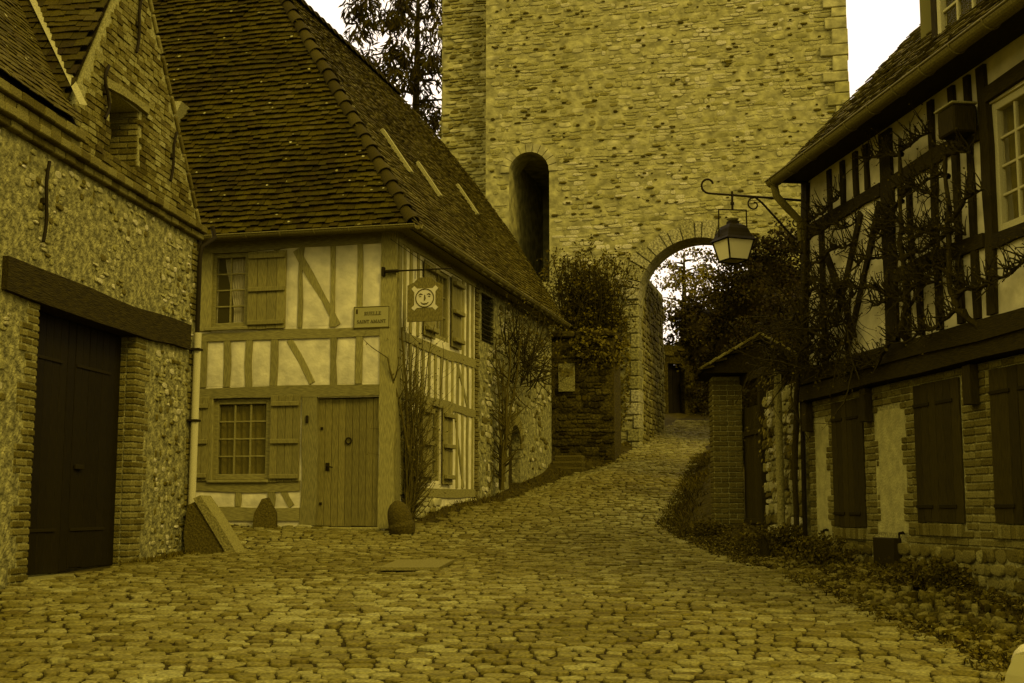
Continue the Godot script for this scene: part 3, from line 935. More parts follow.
	for i in range(1, 9):
		mat("hip_tile%d" % i, rng.randf_range(0.045, 0.085), 0.9, M.dark_stone.albedo_texture, Vector3.ONE * 2.0)
	var nt := int(hd.length() / 0.27)
	for i in nt:
		var p := e0 + hd * ((i + 0.1) / nt)
		var tl := rng.randf_range(-0.05, 0.05)
		var bb := Basis(hy.cross(hz), hy, hz) * Basis(Vector3.UP, tl) * Basis(Vector3.RIGHT, -0.07)
		part(roof, "hip_tile", hmesh, M["hip_tile%d" % (1 + rng.randi() % 8)], Transform3D(bb, p + hy * -0.01))
	# ridge tiles towards the back
	for i in 22:
		part(roof, "ridge_tile", hmesh, M["hip_tile%d" % (1 + rng.randi() % 8)], Transform3D(Basis(Vector3.RIGHT, -0.05), Vector3(ap.x, ap.y - 0.02, ap.z - i * 0.3)))
	for i in 20:
		part(roof, "ridge_tile", hmesh, M["hip_tile%d" % (1 + rng.randi() % 8)], Transform3D(Basis(Vector3.UP, PI / 2) * Basis(Vector3.RIGHT, -0.05), Vector3(ap.x - i * 0.3, ap.y - 0.02, ap.z)))
	# three pale glass strips let into the lane side of the roof
	for q in [[2.35, 2.47, 1.80, 2.75], [3.92, 4.04, 1.75, 2.55], [7.55, 7.69, 2.35, 3.15]]:
		var g := MB.new()
		var o := Vector3(e0.x, e0.y, 0) + sn * 0.066
		var w := Vector3(0, 0, -1)
		g.poly([o + w * q[0] + uy * q[3], o + w * q[1] + uy * q[3], o + w * q[1] + uy * q[2], o + w * q[0] + uy * q[2]], sn)
		for s2 in [[q[0], q[3], q[1], q[3]], [q[1], q[3], q[1], q[2]], [q[1], q[2], q[0], q[2]], [q[0], q[2], q[0], q[3]]]:
			g.quad(o + w * s2[0] + uy * s2[1], o + w * s2[2] + uy * s2[3], o + w * s2[2] + uy * s2[3] - sn * 0.06, o + w * s2[0] + uy * s2[1] - sn * 0.06)
		part(roof, "roof_light", g.mesh(), M.pale_zinc)
	# small roof hatch near the neighbour's gable
	var hb := MB.new()
	var ho := Vector3(-4.10, 6.28, -0.36)
	hb.poly([ho, ho + Vector3(0.26, 0.55, -0.02), ho + Vector3(-0.2, 0.6, -0.02)], Vector3(0, 0, 1))
	hb.poly([ho, ho + Vector3(0.26, 0.55, -0.02), ho + Vector3(0.26, 0.5, -0.5)], Vector3(1, 0, 0))
	hb.poly([ho, ho + Vector3(-0.2, 0.6, -0.02), ho + Vector3(-0.2, 0.5, -0.5)], Vector3(-1, 0, 0))
	hb.poly([ho + Vector3(-0.2, 0.6, -0.02), ho + Vector3(0.26, 0.55, -0.02), ho + Vector3(0.26, 0.5, -0.5), ho + Vector3(-0.2, 0.5, -0.5)], Vector3(0, 1, 0))
	part(roof, "roof_hatch", hb.mesh(), M.pale_zinc)
	gutter(h, Vector3(-9.0, 4.40, 0.40), Vector3(0.42, 4.40, 0.40), Vector3(0, 0, 1), 0.055, M.zinc)
	gutter(h, Vector3(0.44, 4.40, 0.34), Vector3(0.44, 4.40, -10.3), Vector3(1, 0, 0), 0.055, M.zinc)
	# boards under the eaves
	part(h, "eaves_board", solid_box(Vector3(-9.0, 4.40, 0.03), Vector3(0.3, 4.43, 0.33), 0.004), A)
	part(h, "eaves_board", solid_box(Vector3(0.03, 4.40, -10.2), Vector3(0.33, 4.43, 0.027), 0.004), M.wood_side)

# ------------------------------------------------------------------ gabled rubble house
func build_gabled_house() -> void:
	var xf := house_frame(L_O, Vector3(0.113, 0, -1))
	var h := thing("gabled_house", "rubble-walled house with pointed brick gable and big black double doors", "house", xf)
	var b := MB.new()
	wall_with_holes(b, -12.0, 0.0, -0.5, 4.05, -0.45, 0.0, [[-4.22, -1.86, -0.5, 2.56]])
	part(h, "wall", b.mesh(), M.rubble_mortar)
	part(h, "return_wall", solid_box(Vector3(-0.45, -0.5, -6.0), Vector3(-0.003, 4.05, -0.46)), M.rubble_mortar)
	var list := []
	rubble(list, -7.5, 0.0, -0.2, 4.0, Vector2(0.04, 0.10), Vector2(0.05, 0.15), -0.014, Vector2(0.017, 0.036), func(x, y):
		if x > -0.03 or (x > -5.0 and x < -0.25 and y > 2.52 and y < 2.92) or (x > -4.75 and x < -1.3 and y < 2.6) or (x > -0.2 and int(y / 0.3) % 2 == 0):
			return false
		return nz.get_noise_2d(x * 22.0, y * 22.0) > -0.25 and rng.randf() < 0.72)
	lay(h, list, "flint", "flint_rubble", "flint", "stone_mass", 300, [0.36, 0.48, 0.60, 0.16])
	# brick jambs, toothed into the rubble
	var y := -0.2
	var row := 0
	while y < 2.5:
		for j in [[-1.86, 1.0, 0.42], [-4.22, -1.0, 0.36]]:
			var reach: float = j[2] - (0.12 if (row / 4) % 2 else 0.0)
			var x := 0.0
			while x < reach - 0.03:
				var w := minf(0.21 if (row % 2 == 0) == (x < 0.01) else 0.105, reach - x)
				var a: float = j[0] + j[1] * (x - (0.016 if x < 0.01 else 0.0)); var c: float = j[0] + j[1] * (x + w - 0.012)
				part(h, "brick", solid_box(Vector3(minf(a, c), y, -0.1), Vector3(maxf(a, c), y + 0.058, 0.005 + rng.randf() * 0.010), 0.009), M["brick%d" % (rng.randi() % 4)])
				x += w
			var ri: float = j[0] - j[1] * 0.016
			for zz in ([[-0.3, -0.112]] if row % 2 else [[-0.3, -0.2], [-0.188, -0.112]]):
				part(h, "reveal_brick", solid_box(Vector3(minf(ri, ri + j[1] * 0.1), y, zz[0]), Vector3(maxf(ri, ri + j[1] * 0.1), y + 0.058, zz[1]), 0.006), M["brick%d" % (rng.randi() % 4)])
		y += 0.071
		row += 1
	y = -0.2
	row = 0
	while y < 3.9:      # brick quoins at the far corner
		var w := 0.2 if int(y / 0.3) % 2 == 0 else 0.1
		if y < 2.5 or y > 2.95:
			part(h, "brick", solid_box(Vector3(-w, y, -0.1), Vector3(0.016, y + 0.058, 0.016 + rng.randf() * 0.01), 0.007), M["brick%d" % (rng.randi() % 3)])
		y += 0.071
	timber(h, "lintel_beam", Vector2(-4.95, 2.73), Vector2(-0.3, 2.75), 0.31, -0.3, 0.06, M.lintel_wood)
	# double doors
	leaf(h, "door", -4.2, -3.03, -0.03, 2.55, -0.22, -0.17, 7, M.black_door, [0.4, 2.1], Transform3D(), 0.03, true)
	var dr := leaf(h, "door", -3.02, -1.88, 0.0, 2.55, -0.215, -0.165, 7, M.black_door, [0.4, 2.1], Transform3D(), 0.03, true)
	part(dr, "latch", solid_box(Vector3(-2.98, 1.02, -0.16), Vector3(-2.8, 1.07, -0.13), 0.006), M.iron)
	part(h, "threshold", solid_box(Vector3(-4.3, -0.2, -0.4), Vector3(-1.8, -0.045, 0.12), 0.03), M.slab_stone)
	# moulded cornice of two brick courses
	for q in [[4.05, 4.13, 0.07], [4.13, 4.22, 0.13]]:
		var x := -9.0
		while x < 0.0:
			var w := minf(0.22, -x + 0.04)
			part(h, "cornice_brick", solid_box(Vector3(x, q[0] + 0.004, -0.3), Vector3(x + w - 0.012, q[1], q[2] + rng.randf_range(-0.008, 0.008)), 0.01), M["brick%d" % (rng.randi() % 4)])
			x += 0.22
	# gable
	var ga := PackedVector2Array([Vector2(-3.78, 4.22), Vector2(0.0, 4.22), Vector2(-0.02, 4.28), Vector2(-2.28, 6.98), Vector2(-3.72, 4.7)])
	var win := [-2.82, -2.02, 4.42, 5.14]
	b = MB.new()
	var go := Geometry2D.clip_polygons(ga, PackedVector2Array([Vector2(win[0], 4.0), Vector2(win[1], 4.0), Vector2(win[1], win[3]), Vector2(win[0], win[3])]))
	for g in go:
		b.prism(g, -0.35, 0.0)
	b.box(Vector3(win[0], 4.221, -0.35), Vector3(win[1], win[2], 0.0)); b.box(Vector3(win[0], win[2], -0.62), Vector3(win[1], win[3], -0.36)); b.box(Vector3(win[0] - 0.2, win[3], -0.6), Vector3(win[1] + 0.2, win[3] + 0.2, -0.351)); b.box(Vector3(win[0] - 0.2, win[2] - 0.1, -0.6), Vector3(win[0], win[3], -0.351)); b.box(Vector3(win[1], win[2] - 0.1, -0.6), Vector3(win[1] + 0.2, win[3], -0.351))
	part(h, "gable_wall", b.mesh(), M.brick_mortar)
	b = MB.new()
	var bricks := []
	y = 4.24
	row = 0
	while y < 6.95:
		var x := -3.8 + (0.07 if row % 2 else 0.0)
		while x < 0.0:
			var w := rng.randf_range(0.1, 0.19)
			var c := Vector2(x + w * 0.5, y + 0.03)
			var inwin: bool = c.x > win[0] - 0.02 and c.x < win[1] + 0.02 and c.y > win[2] and c.y < win[3] + 0.12
			if not inwin and Geometry2D.is_point_in_polygon(c, ga) and Geometry2D.is_point_in_polygon(c + Vector2(w * 0.5, 0.03), ga) and Geometry2D.is_point_in_polygon(c + Vector2(-w * 0.5, 0.03), ga):
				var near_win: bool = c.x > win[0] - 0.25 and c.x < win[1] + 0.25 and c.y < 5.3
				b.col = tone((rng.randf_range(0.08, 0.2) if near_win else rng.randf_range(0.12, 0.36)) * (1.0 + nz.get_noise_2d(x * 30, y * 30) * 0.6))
				var pz := 0.008 + rng.randf() * 0.02
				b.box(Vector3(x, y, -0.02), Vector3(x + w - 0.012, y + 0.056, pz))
			x += w
		y += 0.068
		row += 1
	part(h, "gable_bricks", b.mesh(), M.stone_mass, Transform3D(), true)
	# unglazed window: the bricks of its far reveal, and the slanted stone over it
	y = win[2] + 0.008
	row = 0
	while y < win[3] - 0.05:
		for f in [[-0.34, -0.23], [-0.22, -0.012]] if row % 2 else [[-0.34, -0.13], [-0.12, -0.012]]:
			part(h, "reveal_brick", solid_box(Vector3(win[1] - 0.02 - rng.randf() * 0.008, y, f[0]), Vector3(win[1] + 0.04, y + 0.058, f[1]), 0.006), M["brick%d" % (rng.randi() % 4)])
		y += 0.072
		row += 1
	timber(h, "window_lintel", Vector2(-3.0, 5.16), Vector2(-1.85, 5.21), 0.1, -0.1, 0.05, M.slab_stone)
	# raking edge of the gable
	for q in [[Vector2(-0.0, 4.24), Vector2(-2.28, 7.0)]]:
		var dir: Vector2 = (q[1] - q[0]).normalized()
		var nn := int(q[0].distance_to(q[1]) / 0.24)
		for i in nn:
			var cb := MB.new()
			var c: Vector2 = q[0].lerp(q[1], (i + 0.5) / nn)
			cb.cbox(Vector3(-0.115, -0.05, -0.12), Vector3(0.11, 0.02, 0.03 + rng.randf() * 0.01), 0.012, Transform3D(Basis(Vector3(0, 0, 1), dir.angle()), Vector3(c.x, c.y, 0)))
			part(h, "coping_brick", cb.mesh(), M["brick%d" % (rng.randi() % 4)])
	# iron wall ties
	for q in [[-3.05, 4.75, -3.0, 5.35, 1], [-2.3, 5.75, -2.2, 6.45, 0], [-1.15, 4.55, -1.0, 5.2, 0], [-4.3, 3.15, -4.25, 3.95, 0]]:
		var k := MB.new()
		var pts := []; var rr := []
		for i in 9:
			var t := i / 8.0
			pts.append(Vector3(lerpf(q[0], q[2], t) + sin(t * TAU) * 0.05 * (0.6 + q[4]), lerpf(q[1], q[3], t), 0.055)); rr.append(0.018)
		k.tube(pts, rr, 6)
		k.cbox(Vector3((q[0] + q[2]) / 2 - 0.03, (q[1] + q[3]) / 2 - 0.03, 0.0), Vector3((q[0] + q[2]) / 2 + 0.03, (q[1] + q[3]) / 2 + 0.03, 0.05), 0.008)
		part(h, "wall_tie", k.mesh(), M.iron)
	# roofs
	var roof := Node3D.new()
	roof.name = "roof"
	h.add_child(roof)
	b = MB.new()
	# street-side slope of the low range
	var u1 := Vector3(0, 1.4, -1).normalized(); var n1 := Vector3(1, 0, 0).cross(u1).normalized()
	var e1 := Vector3(0, 4.45, 0.16)
	var l1 := (7.1 - 4.45) / u1.y
	var o1 := PackedVector2Array([Vector2(-11.0, 0), Vector2(-3.82, 0), Vector2(-2.35, l1), Vector2(-11.0, l1)])
	tiles(b, e1, Vector3(1, 0, 0), u1, n1, o1, 0.16, 0.085, 0.11, 0.01, 0.015, 0.3)
	# near slope behind the gable
	var u2 := Vector3(1.46, 2.34, 0).normalized(); var n2 := Vector3(-2.34, 1.46, 0).normalized()
	var e2 := Vector3(-3.86, 4.66, 0)
	var l2 := 2.38 / u2.y
	var o2 := PackedVector2Array([Vector2(-0.05, 0), Vector2(0.33, 0), Vector2(0.33 + 1.7 , l2), Vector2(4.5, l2), Vector2(4.5, l2), Vector2(0.33, l2), Vector2(0.33, l2)])
	o2 = PackedVector2Array([Vector2(0.02, 0.0), Vector2(0.1, 0.0), Vector2(1.75, l2), Vector2(0.02, l2)])
	tiles(b, e2, Vector3(0, 0, -1), u2, n2, o2, 0.16, 0.11, 0.06, 0.01, 0.02, 0.5)
	part(roof, "roof_tiles", b.mesh(), M.tile_mass, Transform3D(), true)
	b = MB.new()
	for q in [[o1, e1, Vector3(1, 0, 0), u1, n1], [o2, e2, Vector3(0, 0, -1), u2, n2]]:
		var pts := []
		for p in q[0]:
			pts.append(q[1] + q[2] * p.x + q[3] * p.y - q[4] * 0.05)
		b.poly(pts, q[4])
	b.poly([Vector3(0.02, 4.2, -0.36), Vector3(-2.28, 6.95, -0.36), Vector3(-2.28, 6.95, -5.5), Vector3(0.02, 4.2, -5.5)], Vector3(1, 1, 0))
	b.poly([Vector3(-11, 7.05, -1.75), Vector3(-2.3, 7.05, -1.75), Vector3(-2.3, 4.2, -5.0), Vector3(-11, 4.2, -5.0)], Vector3(0, 1, -1))
	b.poly([Vector3(-2.28, 6.95, -0.36), Vector3(-2.28, 6.95, -5.5), Vector3(-3.7, 4.3, -5.5), Vector3(-3.7, 4.3, -1.7)], Vector3(-1, 1, 0))
	part(roof, "roof_boarding", b.mesh(), M.roof_under)
	# lead valley strip
	b = MB.new()
	var va := Vector3(-3.80, 4.52, 0.12); var vb := Vector3(-2.3, 7.05, -1.65)
	var vd := (vb - va).normalized()
	var vs := vd.cross((n1 + n2).normalized()).normalized() * 0.04
	var vn := (n1 + n2).normalized() * 0.16
	b.poly([va - vs + vn, va + vs + vn, vb + vs + vn, vb - vs + vn], n1 + n2)
	part(roof, "valley_lead", b.mesh(), M.pale_zinc)
	# brick eaves under the low range
	for q in [[4.22, 4.30, 0.10], [4.30, 4.40, 0.15]]:
		var x := -9.0
		while x < -3.85:
			part(h, "eaves_brick", solid_box(Vector3(x, q[0] + 0.004, -0.3), Vector3(x + 0.21, q[1], q[2] + rng.randf_range(-0.006, 0.006)), 0.01), M["brick%d" % (rng.randi() % 4)])
			x += 0.222
	# rainwater pipe: dark iron above, pale below
	pipe_run(h, "downpipe", [Vector3(0.07, 4.25, 0.16), Vector3(0.07, 4.1, 0.2), Vector3(-0.1, 3.95, 0.09), Vector3(-0.12, 3.8, 0.075), Vector3(-0.13, 2.82, 0.075)], 0.03, M.iron)
	pipe_run(h, "downpipe", [Vector3(-0.13, 2.83, 0.085), Vector3(-0.15, 1.4, 0.085), Vector3(-0.17, -0.05, 0.085)], 0.048, M.pale_paint)
	for y2 in [0.5, 1.7, 2.6]:
		part(h, "pipe_clip", solid_box(Vector3(-0.215, y2, 0.0), Vector3(-0.075, y2 + 0.03, 0.14), 0.004), M.iron)
	# shaggy end of the neighbour's eaves beside the pipe
	part(h, "eaves_end", solid_box(Vector3(-0.05, 3.55, -0.25), Vector3(0.12, 4.1, 0.02), 0.03), M.dark_wood)

# ------------------------------------------------------------------ dark house with vines
func build_vine_house() -> void:
	var xf := house_frame(R_O, Vector3(0.14, 0, 1))
	var h := thing("vine_house", "dark half-timbered house with closed shutters, brick ground floor and bare vines", "house", xf)
	var D: Material = M.dark_wood
	var DA: Material = M.dark_wood_along
	part(h, "wall", solid_box(Vector3(0.2, -0.6, -0.35), Vector3(9.0, 1.86, -0.007)), M.brick_mortar)
	part(h, "end_wall", solid_box(Vector3(0.2, -0.6, -5.0), Vector3(0.55, 4.3, -0.36)), M.plaster)
	var shut := [[0.95, 1.82, 0.41, 1.78], [3.04, 3.98, 0.48, 1.78], [4.52, 5.45, 0.48, 1.78]]
	var panel := [[0.40, 0.80, 0.05, 1.62], [2.12, 2.78, 0.36, 1.60]]
	# each brick
	var y := 0.205
	var row := 0
	var extra := MB.new()
	var count := 0
	while y < 1.82:
		var x := 0.21 - (0.11 if row % 2 else 0.0)
		var tooth := 0.055 if (row / 4) % 2 else -0.04
		while x < 7.2:
			var w := 0.21 if rng.randf() < 0.66 else 0.108
			var a := maxf(x, 0.21); var c := x + w - 0.015
			for q in shut:
				if y > q[2] - 0.135 and y < q[3]:
					if a < q[1] + 0.01 and c > q[0] - 0.01:
						if a < q[0] - 0.03:
							c = minf(c, q[0] - 0.012)
						elif c > q[1] + 0.03:
							a = maxf(a, q[1] + 0.012)
						else:
							a = c
			for q in panel:
				if y > q[2] - 0.02 and y < q[3]:
					var q0: float = q[0] + (tooth if q[0] > 1.0 else 0.0); var q1: float = q[1] - tooth
					if a < q1 and c > q0:
						if a < q0 - 0.02:
							c = minf(c, q0 - 0.008)
						elif c > q1 + 0.02:
							a = maxf(a, q1 + 0.008)
						else:
							a = c
			if c - a > 0.03 and not (a < 2.66 and c > 2.1 and y < 0.36):
				var pz := 0.002 + rng.randf() * 0.012
				if count < 300 and c < 5.4:
					part(h, "brick", solid_box(Vector3(a, y, -0.1), Vector3(c, y + 0.057, pz), 0.007), M["brick%d" % (rng.randi() % 4)])
					count += 1
				else:
					extra.col = tone([0.17, 0.21, 0.26, 0.13][rng.randi() % 4])
					extra.cbox(Vector3(a, y, -0.1), Vector3(c, y + 0.057, pz), 0.007)
			x += w
		y += 0.069
		row += 1
	part(h, "further_bricks", extra.mesh(), M.stone_mass, Transform3D(), true)
	for q in shut:      # standing bricks under each window
		var x: float = q[0]
		while x < q[1] - 0.05:
			part(h, "sill_brick", solid_box(Vector3(x, q[2] - 0.135, -0.1), Vector3(x + 0.058, q[2] - 0.02, 0.03 + rng.randf() * 0.01), 0.007), M["brick%d" % (rng.randi() % 4)])
			x += 0.07
	for q in panel:
		var m := MB.new()
		var n := 10
		for i in n:
			for j in n:
				var c := []
				for e in [[i, j], [i + 1, j], [i + 1, j + 1], [i, j + 1]]:
					var px: float = lerpf(q[0] - 0.03, q[1] + 0.03, e[0] / float(n)); var py: float = lerpf(q[2], q[3], e[1] / float(n))
					c.append(Vector3(px, py, -0.004 + nz.get_noise_2d(px * 50, py * 50) * 0.006))
				m.quad(c[0], c[1], c[2], c[3])
		part(h, "render_panel", m.mesh(), M.panel_render)
	for q in shut:
		var mid: float = (q[0] + q[1]) / 2
		for s in [[q[0] + 0.005, mid - 0.004], [mid + 0.004, q[1] - 0.005]]:
			leaf(h, "shutter", s[0], s[1], q[2] - 0.01, q[3], -0.006, 0.016, 3, M.dark_shutter, [q[2] + 0.14, q[3] - 0.2], Transform3D(), 0.03, true)
	# rubble plinth
	var list := []
	rubble(list, 0.2, 7.0, -0.46, 0.16, Vector2(0.10, 0.13), Vector2(0.08, 0.30), -0.012, Vector2(0.016, 0.05), func(_x, _yy): return true)
	lay(h, list, "plinth_stone", "plinth_stones", "brick", "stone_mass", 120, [0.17, 0.21, 0.26, 0.13])
	part(h, "meter_box", solid_box(Vector3(2.14, 0.03, -0.02), Vector3(2.62, 0.31, 0.085), 0.008), M.meter_paint)
	part(h, "vent_stone", solid_box(Vector3(2.17, -0.2, -0.02), Vector3(2.58, 0.022, 0.08), 0.012), M.slab_stone)
	part(h, "vent_hole", solid_box(Vector3(2.36, -0.12, 0.0), Vector3(2.40, -0.07, 0.084), 0.006), M.iron)
	for x in [0.72, 2.70]:
		var k := MB.new()
		k.tube([Vector3(x, 0.36, -0.02), Vector3(x, 0.36, 0.05), Vector3(x + 0.09, 0.37, 0.05)], [0.012, 0.012, 0.012], 6)
		k.tube([Vector3(x, 0.36, 0.05), Vector3(x, 0.28, 0.05)], [0.011, 0.009], 6)
		part(h, "shutter_stay", k.mesh(), M.iron)
	# bressummer and jetty
	timber(h, "jetty_beam", Vector2(0.15, 1.94), Vector2(9.0, 1.94), 0.17, -0.1, 0.14, DA)
	timber(h, "jetty_beam", Vector2(0.25, 2.12), Vector2(9.0, 2.12), 0.17, -0.1, 0.17, DA)
	for x in [0.32, 2.02, 4.28, 6.3]:
		timber(h, "bracket", Vector2(x, 1.5), Vector2(x, 1.85), 0.13, 0.006, 0.10, D)
	var z := 0.12
	var wb := MB.new()
	wall_with_holes(wb, 0.62, 9.0, 2.2, 4.4, -0.15, z, [[4.95, 6.1, 2.88, 4.0]])
	part(h, "upper_wall", wb.mesh(), M.plaster)
	timber(h, "corner_post", Vector2(0.5, 2.2), Vector2(0.72, 4.38), 0.17, -0.1, z + 0.045, D)
	for s in [[1.42, 3.88, 4.36, 0.09], [1.80, 3.88, 4.36, 0.09], [2.16, 3.88, 4.36, 0.09], [2.45, 3.88, 4.36, 0.09], [2.92, 2.21, 4.36, 0.27], [3.92, 2.21, 4.36, 0.10], [4.33, 2.21, 4.36, 0.10], [4.62, 2.21, 4.36, 0.09], [4.87, 2.21, 4.36, 0.14], [6.18, 2.21, 4.36, 0.14], [3.26, 2.21, 2.80, 0.09], [3.55, 2.21, 2.80, 0.09], [3.40, 2.92, 3.73, 0.09], [1.15, 2.21, 3.73, 0.1], [6.6, 2.21, 4.36, 0.1], [7.0, 2.21, 4.36, 0.1]]:
		timber(h, "timber_post", Vector2(s[0], s[1]), Vector2(s[0], s[2]), s[3], z - 0.1, z + 0.035, D)
	for s in [[0.7, 2.78, 3.80, 0.14], [3.06, 4.8, 3.80, 0.13], [3.06, 4.8, 2.86, 0.12], [4.95, 6.1, 2.81, 0.13], [4.95, 6.1, 4.08, 0.13]]:
		timber(h, "timber_rail", Vector2(s[0], s[2]), Vector2(s[1], s[2]), s[3], z - 0.1, z + 0.04, DA)
	for s in [[2.72, 3.68, 1.75, 2.28], [2.25, 3.68, 1.45, 2.6], [1.25, 3.45, 1.95, 2.45]]:
		timber(h, "timber_brace", Vector2(s[0], s[1]), Vector2(s[2], s[3]), 0.10, z - 0.1, z + 0.028, D)
	window(h, 4.95, 6.1, 2.88, 4.0, z - 0.02, 4, 4, M.pale_paint, Transform3D(), 1, 0.07, 0.014)
	# lamp box under the eaves
	var bx := part(h, "lamp_box", solid_box(Vector3(4.52, 3.80, z + 0.04), Vector3(4.82, 4.04, z + 0.26), 0.015), M.dark_wood)
	part(bx, "lamp_box_lid", solid_box(Vector3(4.50, 4.042, z + 0.04), Vector3(4.84, 4.06, z + 0.28), 0.006), M.pale_zinc)
	# eaves, gutter, roof
	part(h, "eaves_board", solid_box(Vector3(0.62, 4.40, 0.0), Vector3(9.0, 4.43, 0.50), 0.004), DA)
	gutter(h, Vector3(0.78, 4.37, 0.58), Vector3(9.0, 4.37, 0.58), Vector3(0, 0, 1), 0.075, M.zinc)
	pipe_run(h, "downpipe", [Vector3(0.86, 4.32, 0.58), Vector3(0.86, 4.18, 0.55), Vector3(0.84, 4.05, 0.42), Vector3(0.76, 3.92, 0.24), Vector3(0.72, 3.7, 0.21)], 0.045, M.zinc)
	pipe_run(h, "downpipe", [Vector3(0.16, 2.2, 0.05), Vector3(0.12, -0.2, 0.05)], 0.03, M.iron)
	var b := MB.new()
	var u := Vector3(0, 0.72, -0.69).normalized(); var nn := Vector3(1, 0, 0).cross(u).normalized()
	var e := Vector3(0, 4.43, 0.52)
	var o := PackedVector2Array([Vector2(0.76, 0), Vector2(9.0, 0), Vector2(9.0, 4.3), Vector2(0.76, 4.3)])
	var roof := Node3D.new()
	roof.name = "roof"
	h.add_child(roof)
	tiles(b, e, Vector3(1, 0, 0), u, nn, o, 0.16, 0.105, 0.13, 0.02, 0.03, 0.4)
	part(roof, "roof_tiles", b.mesh(), M.tile_mass, Transform3D(), true)
	b = MB.new()
	var pts := []
	for p in o:
		pts.append(e + Vector3(1, 0, 0) * p.x + u * p.y - nn * 0.06)
	b.poly(pts, nn)
	b.poly([pts[0], pts[3], Vector3(0.6, 4.3, -5.6)], Vector3(-1, 0, 0))
	b.poly([pts[3], pts[2], Vector3(9.0, 4.3, -5.6), Vector3(0.6, 4.3, -5.6)], Vector3(0, 1, -1))
	part(roof, "roof_boarding", b.mesh(), M.roof_under)
	# dormer
	var dm := Node3D.new()
	dm.name = "dormer"
	h.add_child(dm)
	part(dm, "cheek", solid_box(Vector3(3.60, 4.75, -1.6), Vector3(3.72, 6.2, -0.06)), M.dark_wood)
	part(dm, "cheek", solid_box(Vector3(5.60, 4.75, -1.6), Vector3(5.72, 6.2, -0.06)), M.dark_wood)
	part(dm, "dormer_sill", solid_box(Vector3(3.58, 4.86, -0.10), Vector3(5.74, 4.93, 0.04)), M.pale_paint)
	part(dm, "dormer_roof", solid_box(Vector3(3.45, 6.2, -1.8), Vector3(5.87, 6.34, 0.14), 0.03), M.zinc)
	window(dm, 3.73, 5.59, 4.93, 6.19, -0.06, 6, 4, M.pale_paint, Transform3D(), 0, 0.07, 0.016)

